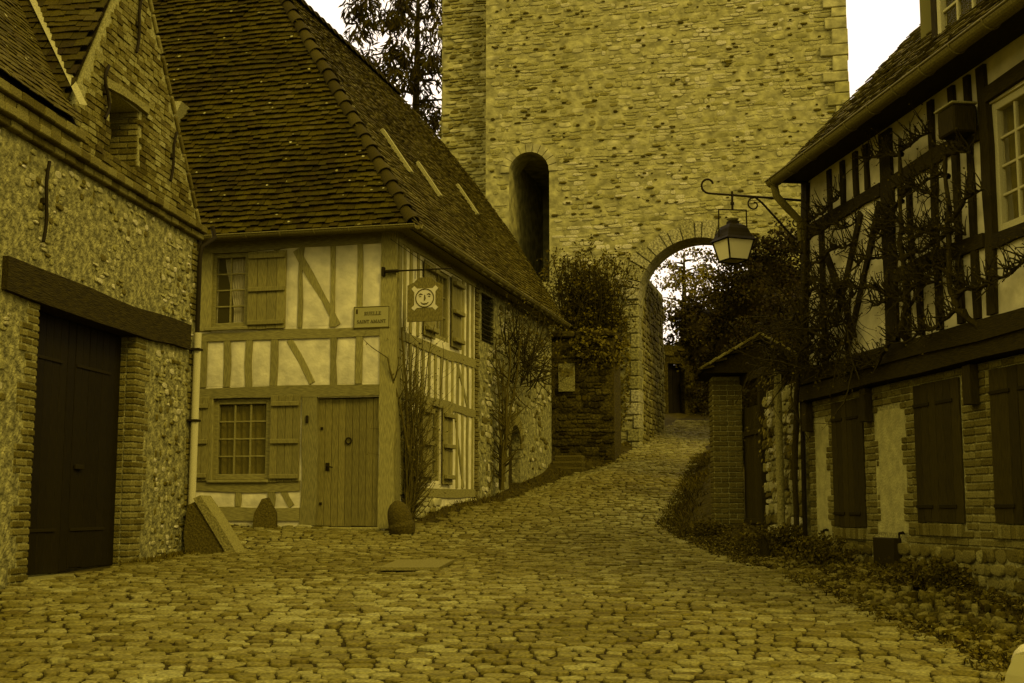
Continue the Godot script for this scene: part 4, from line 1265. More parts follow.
# ------------------------------------------------------------------ gateway, garden wall and pillar
func build_gateway() -> void:
	var xf := house_frame(Vector3(2.83, 1.15, -18.3), Vector3(1, 0, 0.06))
	var g := thing("garden_gateway", "roofed garden gateway with brick pillar and dark plank gate", "gateway", xf)
	part(g, "pillar", solid_box(Vector3(0.0, -0.3, -0.41), Vector3(0.41, 2.325, 0.0)), M.brick_mortar)
	var y := -0.1
	var row := 0
	while y < 2.26:
		for f in 2:      # the two faces in view
			var x := 0.0
			var w0 := [0.21, 0.10, 0.10] if row % 2 == 0 else [0.10, 0.10, 0.21]
			for w in w0:
				var t := Transform3D() if f == 0 else Transform3D(Basis(Vector3(0, 0, 1), Vector3.UP, Vector3(-1, 0, 0)), Vector3(0, 0, -0.41))
				part(g, "brick", solid_box(Vector3(x + 0.004, y, -0.05), Vector3(x + w - 0.006, y + 0.06, 0.012 + rng.randf() * 0.01), 0.007), M["brick%d" % (rng.randi() % 2 * 3)], t)
				x += w
		y += 0.072
		row += 1
	# gate leaf runs from the pillar towards the ivy wall
	var gd := Transform3D(Basis(Vector3(0.12, 0, 0.99).normalized(), Vector3.UP, Vector3(0.12, 0, 0.99).normalized().cross(Vector3.UP)), Vector3(0.42, 0, -0.1))
	leaf(g, "gate", 0.02, 1.0, -0.02, 1.86, -0.05, -0.01, 7, M.dark_shutter, [0.3, 1.5], gd, 0.03)
	part(g, "gate_post", solid_box(Vector3(1.0, -0.2, -0.1), Vector3(1.1, 2.195, 0.03)), M.dark_wood, gd)
	part(g, "gate_lintel", solid_box(Vector3(-0.1, 2.2, -0.12), Vector3(1.35, 2.32, 0.05)), M.dark_wood_along, gd)
	# small tiled roof, ridge over the gate, gable towards the street below
	var roof := Node3D.new()
	roof.name = "roof"
	g.add_child(roof)
	var b := MB.new()
	var r0 := Vector3(0.62, 2.80, 0.5)
	for s in [-1.0, 1.0]:
		var u := Vector3(-s * 0.86, 0.5, 0).normalized(); var n := Vector3(s * 0.5, 0.86, 0).normalized()
		var e := r0 - u * 0.92
		tiles(b, e, Vector3(0, 0, -1), u, n, PackedVector2Array([Vector2(0, 0), Vector2(1.2, 0), Vector2(1.2, 0.92), Vector2(0, 0.92)]), 0.16, 0.11, 0.05, 0.02, 0.02)
	part(roof, "roof_tiles", b.mesh(), M.tile_mass, Transform3D(), true)
	b = MB.new()
	var tri := PackedVector2Array([Vector2(-0.17, 2.33), Vector2(1.41, 2.33), Vector2(0.62, 2.77)])
	b.prism(tri, -0.68, 0.44)
	part(roof, "roof_boarding", b.mesh(), M.roof_under)
	for sg in [-1.0, 1.0]:
		for i in 7:
			var c := Vector2(0.62 + sg * (0.06 + i * 0.118), 2.82 - i * 0.0686)
			var vt := MB.new()
			vt.cbox(Vector3(-0.07, -0.015, -0.1), Vector3(0.07, 0.02, 0.045), 0.006, Transform3D(Basis(Vector3(0, 0, 1), -sg * 0.60 + rng.randf_range(-0.05, 0.05)), Vector3(c.x, c.y + 0.005, 0.5)))
			part(roof, "verge_tile", vt.mesh(), M["brick%d" % (rng.randi() % 4)])

	var wx := house_frame(Vector3(3.36, 1.05, -17.15), Vector3(0.085, 0, 1))
	var w := thing("ivy_wall", "short rubble garden wall overgrown with ivy beside the plank gate", "wall", wx)
	part(w, "wall", solid_box(Vector3(0.0, -0.4, -0.4), Vector3(1.45, 2.1, 0.0)), M.rubble_mortar)
	var list := []
	rubble(list, 0.0, 1.45, -0.2, 2.08, Vector2(0.1, 0.18), Vector2(0.12, 0.3), 0.0, Vector2(0.015, 0.05), func(_x, yy): return yy < 2.08)
	lay(w, list, "wall_stone", "wall_stones", "flint", "stone_mass", 100, [0.36, 0.48, 0.60, 0.16])
	b = MB.new()
	for i in 900:
		var x := rng.randf_range(0.0, 1.45); var yy := rng.randf_range(0.2, 2.3)
		if nz.get_noise_2d(x * 90, yy * 60) < -0.05 + (0.25 if yy < 0.7 else 0.0):
			continue
		b.col = tone(rng.randf_range(0.04, 0.16))
		leaf_face(b, Vector3(x, yy, 0.03 + rng.randf() * 0.1), rng.randf_range(0.04, 0.075), Vector3(rng.randf_range(-0.7, 0.7), -1, 0.4).normalized(), Vector3(rng.randf_range(-0.4, 0.4), 0.5, 1).normalized())
	part(w, "ivy", b.mesh(), M.leaf_mass, Transform3D(), true)
	var p := thing("drainpipe", "pale upright drainpipe between ivy wall and dark timbered house", "pipe", house_frame(Vector3(3.37, 1.0, -15.95), Vector3(0.14, 0, 1)))
	var pb := MB.new()
	pb.tube([Vector3(0, 0.1, 0.1), Vector3(0.0, 2.35, 0.1)], [0.05, 0.045], 10)
	part(p, "pipe", pb.mesh(), M.slab_stone)
	part(p, "collar", solid_box(Vector3(-0.06, 0.0, 0.04), Vector3(0.06, 0.1, 0.16), 0.02), M.slab_stone)

# ------------------------------------------------------------------ gate tower
func build_tower() -> void:
	var xf := house_frame(T_O, Vector3(0.969, 0, 0.247))
	var t := thing("gate_tower", "tall rubble-stone gate tower with round carriage arch over the lane", "tower", xf)
	var R := 1.52; var cx := 1.52; var sy := 3.62
	var dep := -0.95
	var b := MB.new()
	wall_with_holes(b, -3.95, 5.22, -1.0, 13.5, dep, 0.0, [[0.0, 3.04, -1.1, sy + R], [-3.32, -2.26, 4.2, 7.62]])
	# round head of the carriage arch and of the niche
	for q in [[cx, sy, R, 0.0], [-2.79, 7.09, 0.53, 0.0]]:
		for sgn in [-1.0, 1.0]:
			var o := PackedVector2Array()
			for i in 13:
				var a := PI / 2 * i / 12.0
				o.append(Vector2(q[0] + sgn * cos(a) * q[2], q[1] + sin(a) * q[2]))
			o.append(Vector2(q[0] + sgn * q[2], q[1] + q[2]))
			b.prism(o, dep + 0.002, -0.002)
	b.box(Vector3(5.221, -1.0, dep), Vector3(5.62, 8.0, -0.05))
	# deeper masonry on both sides of the arch bay, open to the sky between them
	wall_with_holes(b, -3.94, -0.5, -1.0, 13.4, -4.6, dep - 0.003, [[-3.32, -2.26, 4.2, 7.62]])
	b.box(Vector3(-3.318, 4.202, -4.55), Vector3(-2.262, 7.6, -3.9))
	b.box(Vector3(3.5, -1.0, -4.6), Vector3(5.21, 13.4, dep - 0.003))
	b.box(Vector3(-0.498, -1.0, -4.6), Vector3(-0.003, 4.5, dep - 0.003))
	part(t, "masonry_core", b.mesh(), M.tower_mortar)
	var outside := func(x: float, y: float) -> bool:
		if y < sy:
			if x > -0.06 and x < 3.1:
				return false
		elif Vector2(x - cx, y - sy).length() < R + 0.50:
			return false
		if x > -3.36 and x < -2.2 and y > 4.15 and y < 7.09:
			return false
		if Vector2(x + 2.79, y - 7.09).length() < 0.78 and y >= 7.09:
			return false
		return x > -3.95 and x < 5.2
	var list := []
	rubble(list, -3.95, 5.2, -0.8, 12.6, Vector2(0.06, 0.15), Vector2(0.11, 0.40), -0.022, Vector2(0.013, 0.043), outside, 0.006)
	for i in 520:      # pits and missing stones: raised stones with the hollows' shade in their colour
		var hx := rng.randf_range(-3.9, 5.1); var hy := rng.randf_range(0.5, 12.4)
		if outside.call(hx, hy):
			var hs := rng.randf_range(0.03, 0.10)
			list.append({"t": Transform3D(Basis.from_scale(Vector3(hs * rng.randf_range(1.0, 2.2), hs * 0.7, 0.040)), Vector3(hx, hy, 0.0)), "s": rng.randi() % stones.size(), "c": 3, "j": rng.randf_range(0.2, 0.45), "k": 0.0})
	lay(t, list, "wall_stone", "wall_stones", "tower_stone", "stone_mass", 300, [0.42, 0.47, 0.51, 0.37])
	# voussoirs of the carriage arch
	var n := 19
	for i in n:
		var a0 := PI * (i + sin(i * 2.3) * 0.22) / n; var a1 := PI * (i + 1 + sin((i + 1) * 2.3) * 0.22) / n - 0.02
		var r1 := R + 0.42 + rng.randf_range(-0.09, 0.1)
		var o := PackedVector2Array()
		for k in 4:
			var a := lerpf(a0, a1, k / 3.0)
			o.append(Vector2(cx + cos(a) * (R - 0.01), sy + sin(a) * (R - 0.01)))
		for k in 4:
			var a := lerpf(a1, a0, k / 3.0)
			o.append(Vector2(cx + cos(a) * r1, sy + sin(a) * r1))
		var m := MB.new()
		m.prism(o, -0.5, 0.07 + rng.randf() * 0.05)
		part(t, "voussoir", m.mesh(), M["jamb%d" % (rng.randi() % 4)])
	n = 11
	for i in n:
		var a0 := PI * i / n; var a1 := PI * (i + 1) / n - 0.03
		var o := PackedVector2Array([Vector2(-2.79 + cos(a0) * 0.53, 7.09 + sin(a0) * 0.53), Vector2(-2.79 + cos(a0) * 0.76, 7.09 + sin(a0) * 0.76), Vector2(-2.79 + cos(a1) * 0.76, 7.09 + sin(a1) * 0.76), Vector2(-2.79 + cos(a1) * 0.53, 7.09 + sin(a1) * 0.53)])
		var m := MB.new()
		m.prism(o, -0.3, 0.03 + rng.randf() * 0.02)
		part(t, "niche_voussoir", m.mesh(), M["tower_stone%d" % (rng.randi() % 4)])
	# dressed jambs
	var y := -0.6
	var row := 0
	while y < sy - 0.05:
		var hh := minf(rng.randf_range(0.28, 0.42), sy - y)
		var w := rng.randf_range(0.16, 0.24) if row % 2 else rng.randf_range(0.26, 0.36)
		for s in [[-w, 0.012, 1], [3.028, 3.04 + w, 1]]:
			part(t, "jamb_stone", solid_box(Vector3(s[0], y, -0.7 if row % 2 else -0.45), Vector3(s[1], y + hh - 0.012, 0.04 + rng.randf() * 0.02), 0.03), M["jamb%d" % (rng.randi() % 4)])
		y += hh
		row += 1
	# long stones up the outer corner
	y = 4.0
	row = 0
	while y < 12.6:
		var hh := rng.randf_range(0.24, 0.4)
		var w := rng.randf_range(0.5, 0.65) if row % 2 else rng.randf_range(0.26, 0.36)
		part(t, "quoin", solid_box(Vector3(5.24 - w, y, -0.4), Vector3(5.24 + rng.randf() * 0.03, y + hh - 0.014, 0.075 + rng.randf() * 0.02), 0.02), M["tower_stone%d" % (rng.randi() % 4)])
		y += hh
		row += 1
	# passage wall
	var pl := Transform3D(Basis(Vector3(0, 0, -1), Vector3.UP, Vector3(1, 0, 0)), Vector3.ZERO)
	list = []
	rubble(list, 0.5, 4.6, -0.8, 4.4, Vector2(0.1, 0.2), Vector2(0.15, 0.4), 0.0, Vector2(0.015, 0.05), func(x, yy): return x < 4.6 and x > 0.5 and yy < (sy if x < 1.0 else 4.4))
	for q in list:
		q.t = pl * q.t
	lay(t, list, "passage_stone", "passage_stones", "brick", "stone_mass", 40, [0.22, 0.27, 0.32, 0.17])
	# weathered buttress on the roof side
	var bt := Transform3D(Basis(), Vector3(0, 0, -0.7))
	part(t, "buttress", solid_box(Vector3(-5.4, -1.0, -2.6), Vector3(-3.97, 13.5, 0.0), 0.05), M.tower_mortar, bt)
	list = []
	rubble(list, -5.4, -3.97, 3.0, 12.6, Vector2(0.06, 0.12), Vector2(0.12, 0.4), -0.72, Vector2(0.015, 0.07), func(x, _y): return x > -5.4 and x < -3.98)
	lay(t, list, "buttress_stone", "buttress_stones", "tower_stone", "stone_mass", 60, [0.30, 0.36, 0.42, 0.24])
	# worn, stepped outer edge of the buttress
	list = []
	rubble(list, -5.75, -5.35, 3.0, 12.6, Vector2(0.08, 0.2), Vector2(0.14, 0.3), -1.3, Vector2(0.3, 0.6), func(x, yy): return x > -5.5 - 0.25 * nz.get_noise_2d(yy * 40.0, 3.0) - (0.3 if yy < 8.3 else 0.0))
	lay(t, list, "edge_stone", "edge_stones", "tower_stone", "stone_mass", 40, [0.30, 0.36, 0.42, 0.24])
	# ragged broken wall end beside the neighbour's roof
	list = []
	rubble(list, 5.2, 5.95, 5.0, 8.4, Vector2(0.1, 0.2), Vector2(0.16, 0.34), -0.05, Vector2(0.1, 0.2), func(x, yy): return x < 5.95 - maxf(0.0, yy - 7.0) * 0.5)
	lay(t, list, "broken_stone", "broken_stones", "tower_stone", "stone_mass", 40, [0.42, 0.47, 0.51, 0.37])

func build_low_wall() -> void:
	var xf := house_frame(Vector3(0.9, 2.75, -29.6), Vector3(0.969, 0, 0.247))
	var w := thing("low_wall", "stone wall coloured as in shade with mortared top below the gate tower", "wall", xf)
	part(w, "wall", solid_box(Vector3(0.0, -0.6, -0.9), Vector3(1.45, 2.75, 0.0)), M.dark_rubble1)  # deep shade under the ivy is put into the wall's dark colour
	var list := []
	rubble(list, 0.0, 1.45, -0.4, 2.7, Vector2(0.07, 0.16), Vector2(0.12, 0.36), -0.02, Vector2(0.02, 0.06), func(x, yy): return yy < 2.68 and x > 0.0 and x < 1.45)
	lay(w, list, "wall_stone", "wall_stones", "dark_rubble", "stone_mass", 90, [0.07, 0.10, 0.13, 0.05])
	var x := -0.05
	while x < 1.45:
		part(w, "coping_stone", solid_box(Vector3(x, 2.752, -0.98), Vector3(x + 0.3, 2.86 + rng.randf() * 0.04, 0.12), 0.03), M["dark_rubble%d" % (rng.randi() % 4)])
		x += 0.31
	var s := thing("stone_steps", "few worn stone steps at the foot of the low dark wall", "steps", house_frame(Vector3(0.95, 2.55, -29.2), Vector3(0.969, 0, 0.247)))
	for i in 3:
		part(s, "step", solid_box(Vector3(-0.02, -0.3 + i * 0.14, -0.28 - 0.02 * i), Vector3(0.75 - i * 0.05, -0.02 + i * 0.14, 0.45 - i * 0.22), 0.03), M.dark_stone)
	var p := thing("paper_notice", "pale framed notice with a dark picture, fixed to the low dark wall", "notice", house_frame(Vector3(1.08, 4.55, -29.49), Vector3(0.969, 0, 0.247)))
	part(p, "board", solid_box(Vector3(-0.02, -0.28, 0.0), Vector3(0.36, 0.36, 0.02), 0.004), M.paper)
	var pr := MB.new()
	pr.prism(PackedVector2Array([Vector2(0.01, 0.06), Vector2(0.33, 0.06), Vector2(0.33, 0.32), Vector2(0.24, 0.22), Vector2(0.17, 0.27), Vector2(0.1, 0.2), Vector2(0.01, 0.32)]), 0.021, 0.023)
	part(p, "print", pr.mesh(), M.sign_board)

# ------------------------------------------------------------------ lantern and signs
func build_lantern() -> void:
	var o := thing("street_lantern", "four-sided glass street lantern hanging from a scrolled iron bracket", "lantern", Transform3D(Basis(Vector3.UP, 0.10), Vector3(3.44, 5.16, -15.0)))
	var I: Material = M.iron
	var b := MB.new()
	# x runs to the street (negative), bracket in the x/y plane
	var bar := []; var rr := []
	for i in 14:
		var a := PI * 1.5 - i * 0.34
		var r := 0.10 - i * 0.0035
		bar.append(Vector3(-1.14 + cos(a) * r, 0.22 + sin(a) * r, 0)); rr.append(0.013)
	bar.reverse()
	bar.append(Vector3(-0.55, 0.09, 0)); rr.append(0.015)
	bar.append(Vector3(0.0, 0.06, 0)); rr.append(0.016)
	b.tube(bar, rr, 7)
	part(o, "bracket_arm", b.mesh(), I)
	b = MB.new()
	b.tube([Vector3(0.0, -0.42, 0), Vector3(-0.12, -0.40, 0), Vector3(-0.5, 0.02, 0), Vector3(-0.58, 0.085, 0)], [0.013, 0.013, 0.013, 0.012], 7)
	var sc := []; rr = []
	for i in 16:
		var a := PI * 0.5 + i * 0.42
		var r := 0.085 - i * 0.004
		sc.append(Vector3(-0.60 + cos(a) * r, 0.0 + sin(a) * r, 0)); rr.append(0.010)
	b.tube(sc, rr, 6)
	sc = []; rr = []
	for i in 14:
		var a := PI * 0.1 + i * 0.42
		var r := 0.07 - i * 0.0035
		sc.append(Vector3(-0.09 + cos(a) * r, -0.22 + sin(a) * r, 0)); rr.append(0.009)
	b.tube(sc, rr, 6)
	part(o, "bracket_strut", b.mesh(), I)
	part(o, "wall_bar", solid_box(Vector3(-0.02, -0.62, -0.025), Vector3(0.03, 0.3, 0.025), 0.006), I)
	var c := Vector3(-0.86, 0, 0)
	b = MB.new()
	b.tube([c + Vector3(0, 0.15, 0), c + Vector3(0, -0.07, 0)], [0.014, 0.014], 7)
	b.tube([c + Vector3(0, 0.02, 0), c + Vector3(0, -0.01, 0)], [0.024, 0.024], 7)
	for s in [-1.0, 1.0]:
		b.tube([c + Vector3(s * 0.165, -0.07, 0), c + Vector3(s * 0.17, -0.44, 0)], [0.009, 0.009], 6)
	b.tube([c + Vector3(-0.17, -0.07, 0), c + Vector3(0.17, -0.07, 0)], [0.009, 0.009], 6)
	part(o, "hanger", b.mesh(), I)
	var sq := Transform3D(Basis(Vector3.UP, 0.28).scaled(Vector3.ONE * 0.86), c + Vector3(0, -0.05, 0))
	# hood: a square dome
	b = MB.new()
	var prof := [[0.235, -0.46], [0.215, -0.435], [0.20, -0.42], [0.17, -0.36], [0.15, -0.30], [0.12, -0.25], [0.065, -0.22], [0.06, -0.18]]
	for i in prof.size() - 1:
		for k in 4:
			var d0 := Vector3(1, 0, 1).rotated(Vector3.UP, k * PI / 2); var d1 := Vector3(1, 0, 1).rotated(Vector3.UP, (k + 1) * PI / 2)
			var q0: float = prof[i][0]; var q1: float = prof[i + 1][0]
			b.poly([sq * (d0 * q0 + Vector3.UP * prof[i][1]), sq * (d1 * q0 + Vector3.UP * prof[i][1]), sq * (d1 * q1 + Vector3.UP * prof[i + 1][1]), sq * (d0 * q1 + Vector3.UP * prof[i + 1][1])], sq.basis * (d0 + d1))
	part(o, "hood", b.mesh(), M.iron)
	b = MB.new()
	b.lathe([Vector2(0.0, -0.19), Vector2(0.05, -0.18), Vector2(0.085, -0.155), Vector2(0.085, -0.145), Vector2(0.0, -0.13)], 12, Transform3D(Basis().scaled(Vector3.ONE * 0.86), c + Vector3(0, -0.05, 0)))
	part(o, "cap", b.mesh(), M.pale_zinc)
	# glass box, narrowing downwards
	var top := 0.195; var bot := 0.135; var y0 := -0.465; var y1 := -0.73
	for k in 4:
		var d0 := Vector3(1, 0, 1).rotated(Vector3.UP, k * PI / 2); var d1 := Vector3(1, 0, 1).rotated(Vector3.UP, (k + 1) * PI / 2)
		b = MB.new()
		var f := [sq * (d0 * top + Vector3.UP * y0), sq * (d1 * top + Vector3.UP * y0), sq * (d1 * bot + Vector3.UP * y1), sq * (d0 * bot + Vector3.UP * y1)]
		b.poly(f, sq.basis * (d0 + d1))
		var inn := []
		for q in f:
			inn.append(q - (sq.basis * (d0 + d1)).normalized() * 0.005)
		b.poly(inn, sq.basis * -(d0 + d1))
		part(o, "glass_pane", b.mesh(), M.frosted_lamp_glass)
		b = MB.new()
		b.tube([sq * (d0 * (top + 0.006) + Vector3.UP * y0), sq * (d0 * (bot + 0.006) + Vector3.UP * y1)], [0.011, 0.011], 6)
		b.tube([sq * (d0 * (bot + 0.006) + Vector3.UP * y1), sq * (d1 * (bot + 0.006) + Vector3.UP * y1)], [0.011, 0.011], 6)
		part(o, "corner_bar", b.mesh(), I)

func text(parent: Node3D, called: String, s: String, size: float, at: Vector3, m: Material, depth := 0.004, serif := true) -> void:
	var f := SystemFont.new()
	f.font_names = PackedStringArray(["Droid Serif" if serif else "Droid Sans"])
	var t := TextMesh.new()
	t.font = f; t.text = s; t.font_size = 64; t.pixel_size = size / 46.0; t.depth = depth
	part(parent, called, t, m, Transform3D(Basis(), at))

func build_signs() -> void:
	var hf := house_frame(H_O, Vector3(0.969, 0, 0.247))
	var s := thing("street_sign", "small painted street name plate beside the corner post", "sign", hf * Transform3D(Basis(), Vector3(-0.375, 3.12, 0.028)))
	part(s, "plate", solid_box(Vector3(-0.285, -0.165, 0.0), Vector3(0.285, 0.165, 0.018), 0.005), M.sign_paint)
	var b := MB.new()
	for q in [[-0.28, -0.16, 0.28, -0.15], [-0.28, 0.15, 0.28, 0.16], [-0.28, -0.15, -0.27, 0.15], [0.27, -0.15, 0.28, 0.15]]:
		b.box(Vector3(q[0], q[1], 0.019), Vector3(q[2], q[3], 0.021))
	part(s, "border", b.mesh(), M.letter)
	text(s, "lettering", "RUELLE", 0.05, Vector3(0.02, 0.055, 0.022), M.letter)
	text(s, "lettering", "SAINT AMANT", 0.047, Vector3(0.0, -0.065, 0.022), M.letter)
	part(s, "emblem", solid_box(Vector3(-0.245, 0.055, 0.019), Vector3(-0.215, 0.125, 0.022), 0.001), M.letter)
	# hanging sign: bracket on the corner post, board hanging out over the lane
	var hs := thing("hanging_sign", "hanging wooden sign with a smiling moon face on an iron bar", "sign", hf * Transform3D(Basis(), Vector3(-0.15, 3.79, 0.06)))
	b = MB.new()
	b.tube([Vector3(0.0, 0.0, 0.02), Vector3(1.02, 0.0, 0.02)], [0.014, 0.011], 7)
	b.tube([Vector3(0.0, 0.0, 0.02), Vector3(0.2, 0.0, 0.02)], [0.026, 0.026], 7)
	part(hs, "bracket", b.mesh(), M.iron)
	part(hs, "wall_plate", solid_box(Vector3(-0.06, -0.07, -0.03), Vector3(-0.02, 0.07, 0.045), 0.006), M.iron)
	b = MB.new()
	var wire := []
	b.tube([Vector3(0.05, 0.5, -0.02), Vector3(0.75, 0.0, 0.02)], [0.004, 0.004], 5)
	for x in [0.46, 0.78]:
		b.tube([Vector3(x, 0.0, 0.02), Vector3(x, -0.13, 0.02)], [0.006, 0.006], 5)
	part(hs, "hanger", b.mesh(), M.iron)
	var bd := Transform3D(Basis(Vector3.UP, 0.0), Vector3(0.62, -0.43, 0.02))
	b = MB.new()
	b.prism(PackedVector2Array([Vector2(-0.27, -0.34), Vector2(0.27, -0.34), Vector2(0.27, 0.2), Vector2(0.17, 0.24), Vector2(0.1, 0.31), Vector2(-0.1, 0.31), Vector2(-0.17, 0.24), Vector2(-0.27, 0.2)]), -0.02, 0.02)
	part(hs, "board", b.mesh(), M.sign_board, bd)
	b = MB.new()
	b.prism(PackedVector2Array([Vector2(-0.15, -0.19), Vector2(-0.11, -0.15), Vector2(0.11, -0.15), Vector2(0.15, -0.19), Vector2(0.19, -0.15), Vector2(0.15, -0.11), Vector2(0.15, 0.07), Vector2(0.19, 0.12), Vector2(0.15, 0.16), Vector2(0.11, 0.12), Vector2(-0.11, 0.12), Vector2(-0.15, 0.16), Vector2(-0.19, 0.12), Vector2(-0.15, 0.07), Vector2(-0.15, -0.11), Vector2(-0.19, -0.15)]), 0.0205, 0.024)
	var fb := bd * Transform3D(Basis.from_scale(Vector3(1.08, 1.05, 1.0)), Vector3(0, 0.02, 0))
	part(hs, "face_panel", b.mesh(), M.cream_paint, fb)
	b = MB.new()
	var ring := []; var rr := []
	for i in 25:
		ring.append(Vector3(cos(TAU * i / 24.0) * 0.128, -0.015 + sin(TAU * i / 24.0) * 0.128, 0.026)); rr.append(0.008)
	b.tube(ring, rr, 5, false)
	b.tube([Vector3(-0.055, -0.075, 0.026), Vector3(-0.03, -0.095, 0.027), Vector3(0.0, -0.10, 0.027), Vector3(0.03, -0.095, 0.027), Vector3(0.055, -0.075, 0.026)], [0.004, 0.009, 0.011, 0.009, 0.004], 5)
	b.tube([Vector3(0.0, 0.03, 0.026), Vector3(0.004, -0.02, 0.027), Vector3(-0.004, -0.05, 0.027)], [0.007, 0.012, 0.008], 5)
	for sg in [-1.0, 1.0]:
		b.tube([Vector3(sg * 0.085, 0.025, 0.026), Vector3(sg * 0.06, 0.045, 0.026), Vector3(sg * 0.03, 0.035, 0.026)], [0.006, 0.010, 0.006], 5)
		b.tube([Vector3(sg * 0.08, 0.005, 0.026), Vector3(sg * 0.05, 0.008, 0.026)], [0.005, 0.007], 5)
	part(hs, "painted_face", b.mesh(), M.face_paint, fb)

# ------------------------------------------------------------------ plants
var twig_chance := 0.34
func twig(b: MB, p: Vector3, dir: Vector3, len: float, r: float, depth: int, flat: float, wander: float, up: float, ends: Array) -> void:
	# one branch as a bent tube; flat: how strictly it keeps to the plane z = const
	var pts := [p]; var rr := [r]
	var d := dir.normalized()
	var n := maxi(3, int(len / 0.09))
	var step := len / n
	for i in n:
		d += Vector3(rng.randf_range(-1, 1) * wander, rng.randf_range(-1, 1) * wander + up * 0.12, rng.randf_range(-1, 1) * wander * (1.0 - flat))
		if flat > 0.5:
			d.z *= 0.5
		d = d.normalized()
		p += d * step
		pts.append(p)
		rr.append(lerpf(r, r * 0.45, float(i + 1) / n) * rng.randf_range(0.85, 1.2))
		if depth > 0 and i > 0 and rng.randf() < twig_chance:
			var side := Vector3(-d.y, d.x, 0) * (1.0 if rng.randf() < 0.5 else -1.0) + Vector3(0, 0, rng.randf_range(-1, 1) * (1.0 - flat) + 0.25 * flat)
			twig(b, p, d * 0.6 + side, minf(len * 0.6, 0.5) * rng.randf_range(0.5, 1.0), rr[-1] * 0.6, depth - 1, flat * 0.7, wander * 1.2, up, ends)
	b.tube(pts, rr, 5 if r > 0.012 else 4, false)
	ends.append(p)

func crown(b: MB, c: Vector3, rad: Vector3, clumps: int, per: int, size: Vector2, tones: Vector2, spread: float, hang := 0.0) -> void:
	for i in clumps:
		var q := rand_dir() * pow(rng.randf(), 0.3)
		var cc := c + q * rad
		var cr := spread * rng.randf_range(0.6, 1.3)
		for k in per:
			var o := rand_dir() * cr * pow(rng.randf(), 0.5)
			o.y = o.y * 0.7 - hang * rng.randf() * cr
			var d := (rand_dir() + o.normalized() * 0.6 - Vector3.UP * hang).normalized()
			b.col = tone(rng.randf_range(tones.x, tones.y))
			leaf_face(b, cc + o, rng.randf_range(size.x, size.y), d, rand_dir())

func bush(called: String, label: String, category: String, at: Vector3, rad: Vector3, clumps: int, per: int, size: Vector2, tones: Vector2, spread: float, stems := 5) -> Node3D:
	var t := thing(called, label, category, Transform3D(Basis(), at))
	var b := MB.new()
	for i in stems:
		var a := TAU * i / stems
		b.tube([Vector3(cos(a) * 0.1, -0.1, sin(a) * 0.1), Vector3(cos(a) * rad.x * 0.3, rad.y * 0.8, sin(a) * rad.z * 0.3), Vector3(cos(a) * rad.x * 0.5, rad.y * 1.4, sin(a) * rad.z * 0.5)], [0.06, 0.04, 0.015], 6)
	part(t, "stem", b.mesh(), M.bark)
	b = MB.new()
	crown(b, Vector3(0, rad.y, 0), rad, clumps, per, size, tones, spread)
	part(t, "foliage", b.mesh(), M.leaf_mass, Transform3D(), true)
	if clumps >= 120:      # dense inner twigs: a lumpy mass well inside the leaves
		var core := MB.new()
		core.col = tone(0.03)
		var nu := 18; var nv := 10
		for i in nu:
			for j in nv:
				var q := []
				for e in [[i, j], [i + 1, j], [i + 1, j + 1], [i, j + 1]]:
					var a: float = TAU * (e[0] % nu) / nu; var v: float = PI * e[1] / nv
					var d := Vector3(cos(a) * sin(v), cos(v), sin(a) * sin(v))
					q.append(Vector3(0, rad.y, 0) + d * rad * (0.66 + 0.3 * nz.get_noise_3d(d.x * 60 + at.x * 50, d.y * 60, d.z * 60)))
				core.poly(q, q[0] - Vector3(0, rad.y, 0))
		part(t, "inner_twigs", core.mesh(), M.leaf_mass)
	return t

func tree(label: String, at: Vector3, h: float, c: Vector3, rad: Vector3, clumps: int, per: int, size: Vector2, tones: Vector2, spread: float, hang: float) -> void:
	var t := thing("tree", label, "tree", Transform3D(Basis(), at))
	var b := MB.new()
	b.tube([Vector3(0, -0.5, 0), Vector3(0.1, h * 0.3, 0), Vector3(-0.05, h * 0.6, 0.1), Vector3(0, h, 0)], [0.28, 0.22, 0.14, 0.03], 8)
	for i in 26:
		var y := h * rng.randf_range(0.35, 0.95)
		var a := rng.randf() * TAU
		var l := rad.x * rng.randf_range(0.6, 1.05) * clampf(1.3 - y / h, 0.35, 1.0)
		var p0 := Vector3(0, y, 0)
		var dr := Vector3(cos(a), 0.25, sin(a))
		b.tube([p0, p0 + dr * l * 0.5, p0 + dr * l - Vector3.UP * hang * l * 0.5], [0.06, 0.035, 0.01], 5, false)
	part(t, "trunk", b.mesh(), M.bark)
	b = MB.new()
	crown(b, c, rad, clumps, per, size, tones, spread, hang)
	part(t, "crown", b.mesh(), M.leaf_mass, Transform3D(), true)

func buds(b: MB, ends: Array, s: Vector2, tones: Vector2, per := 2) -> void:
	for p in ends:
		for k in per:
			b.col = tone(rng.randf_range(tones.x, tones.y))
			leaf_face(b, p + rand_dir() * 0.02, rng.randf_range(s.x, s.y), rand_dir(), rand_dir())

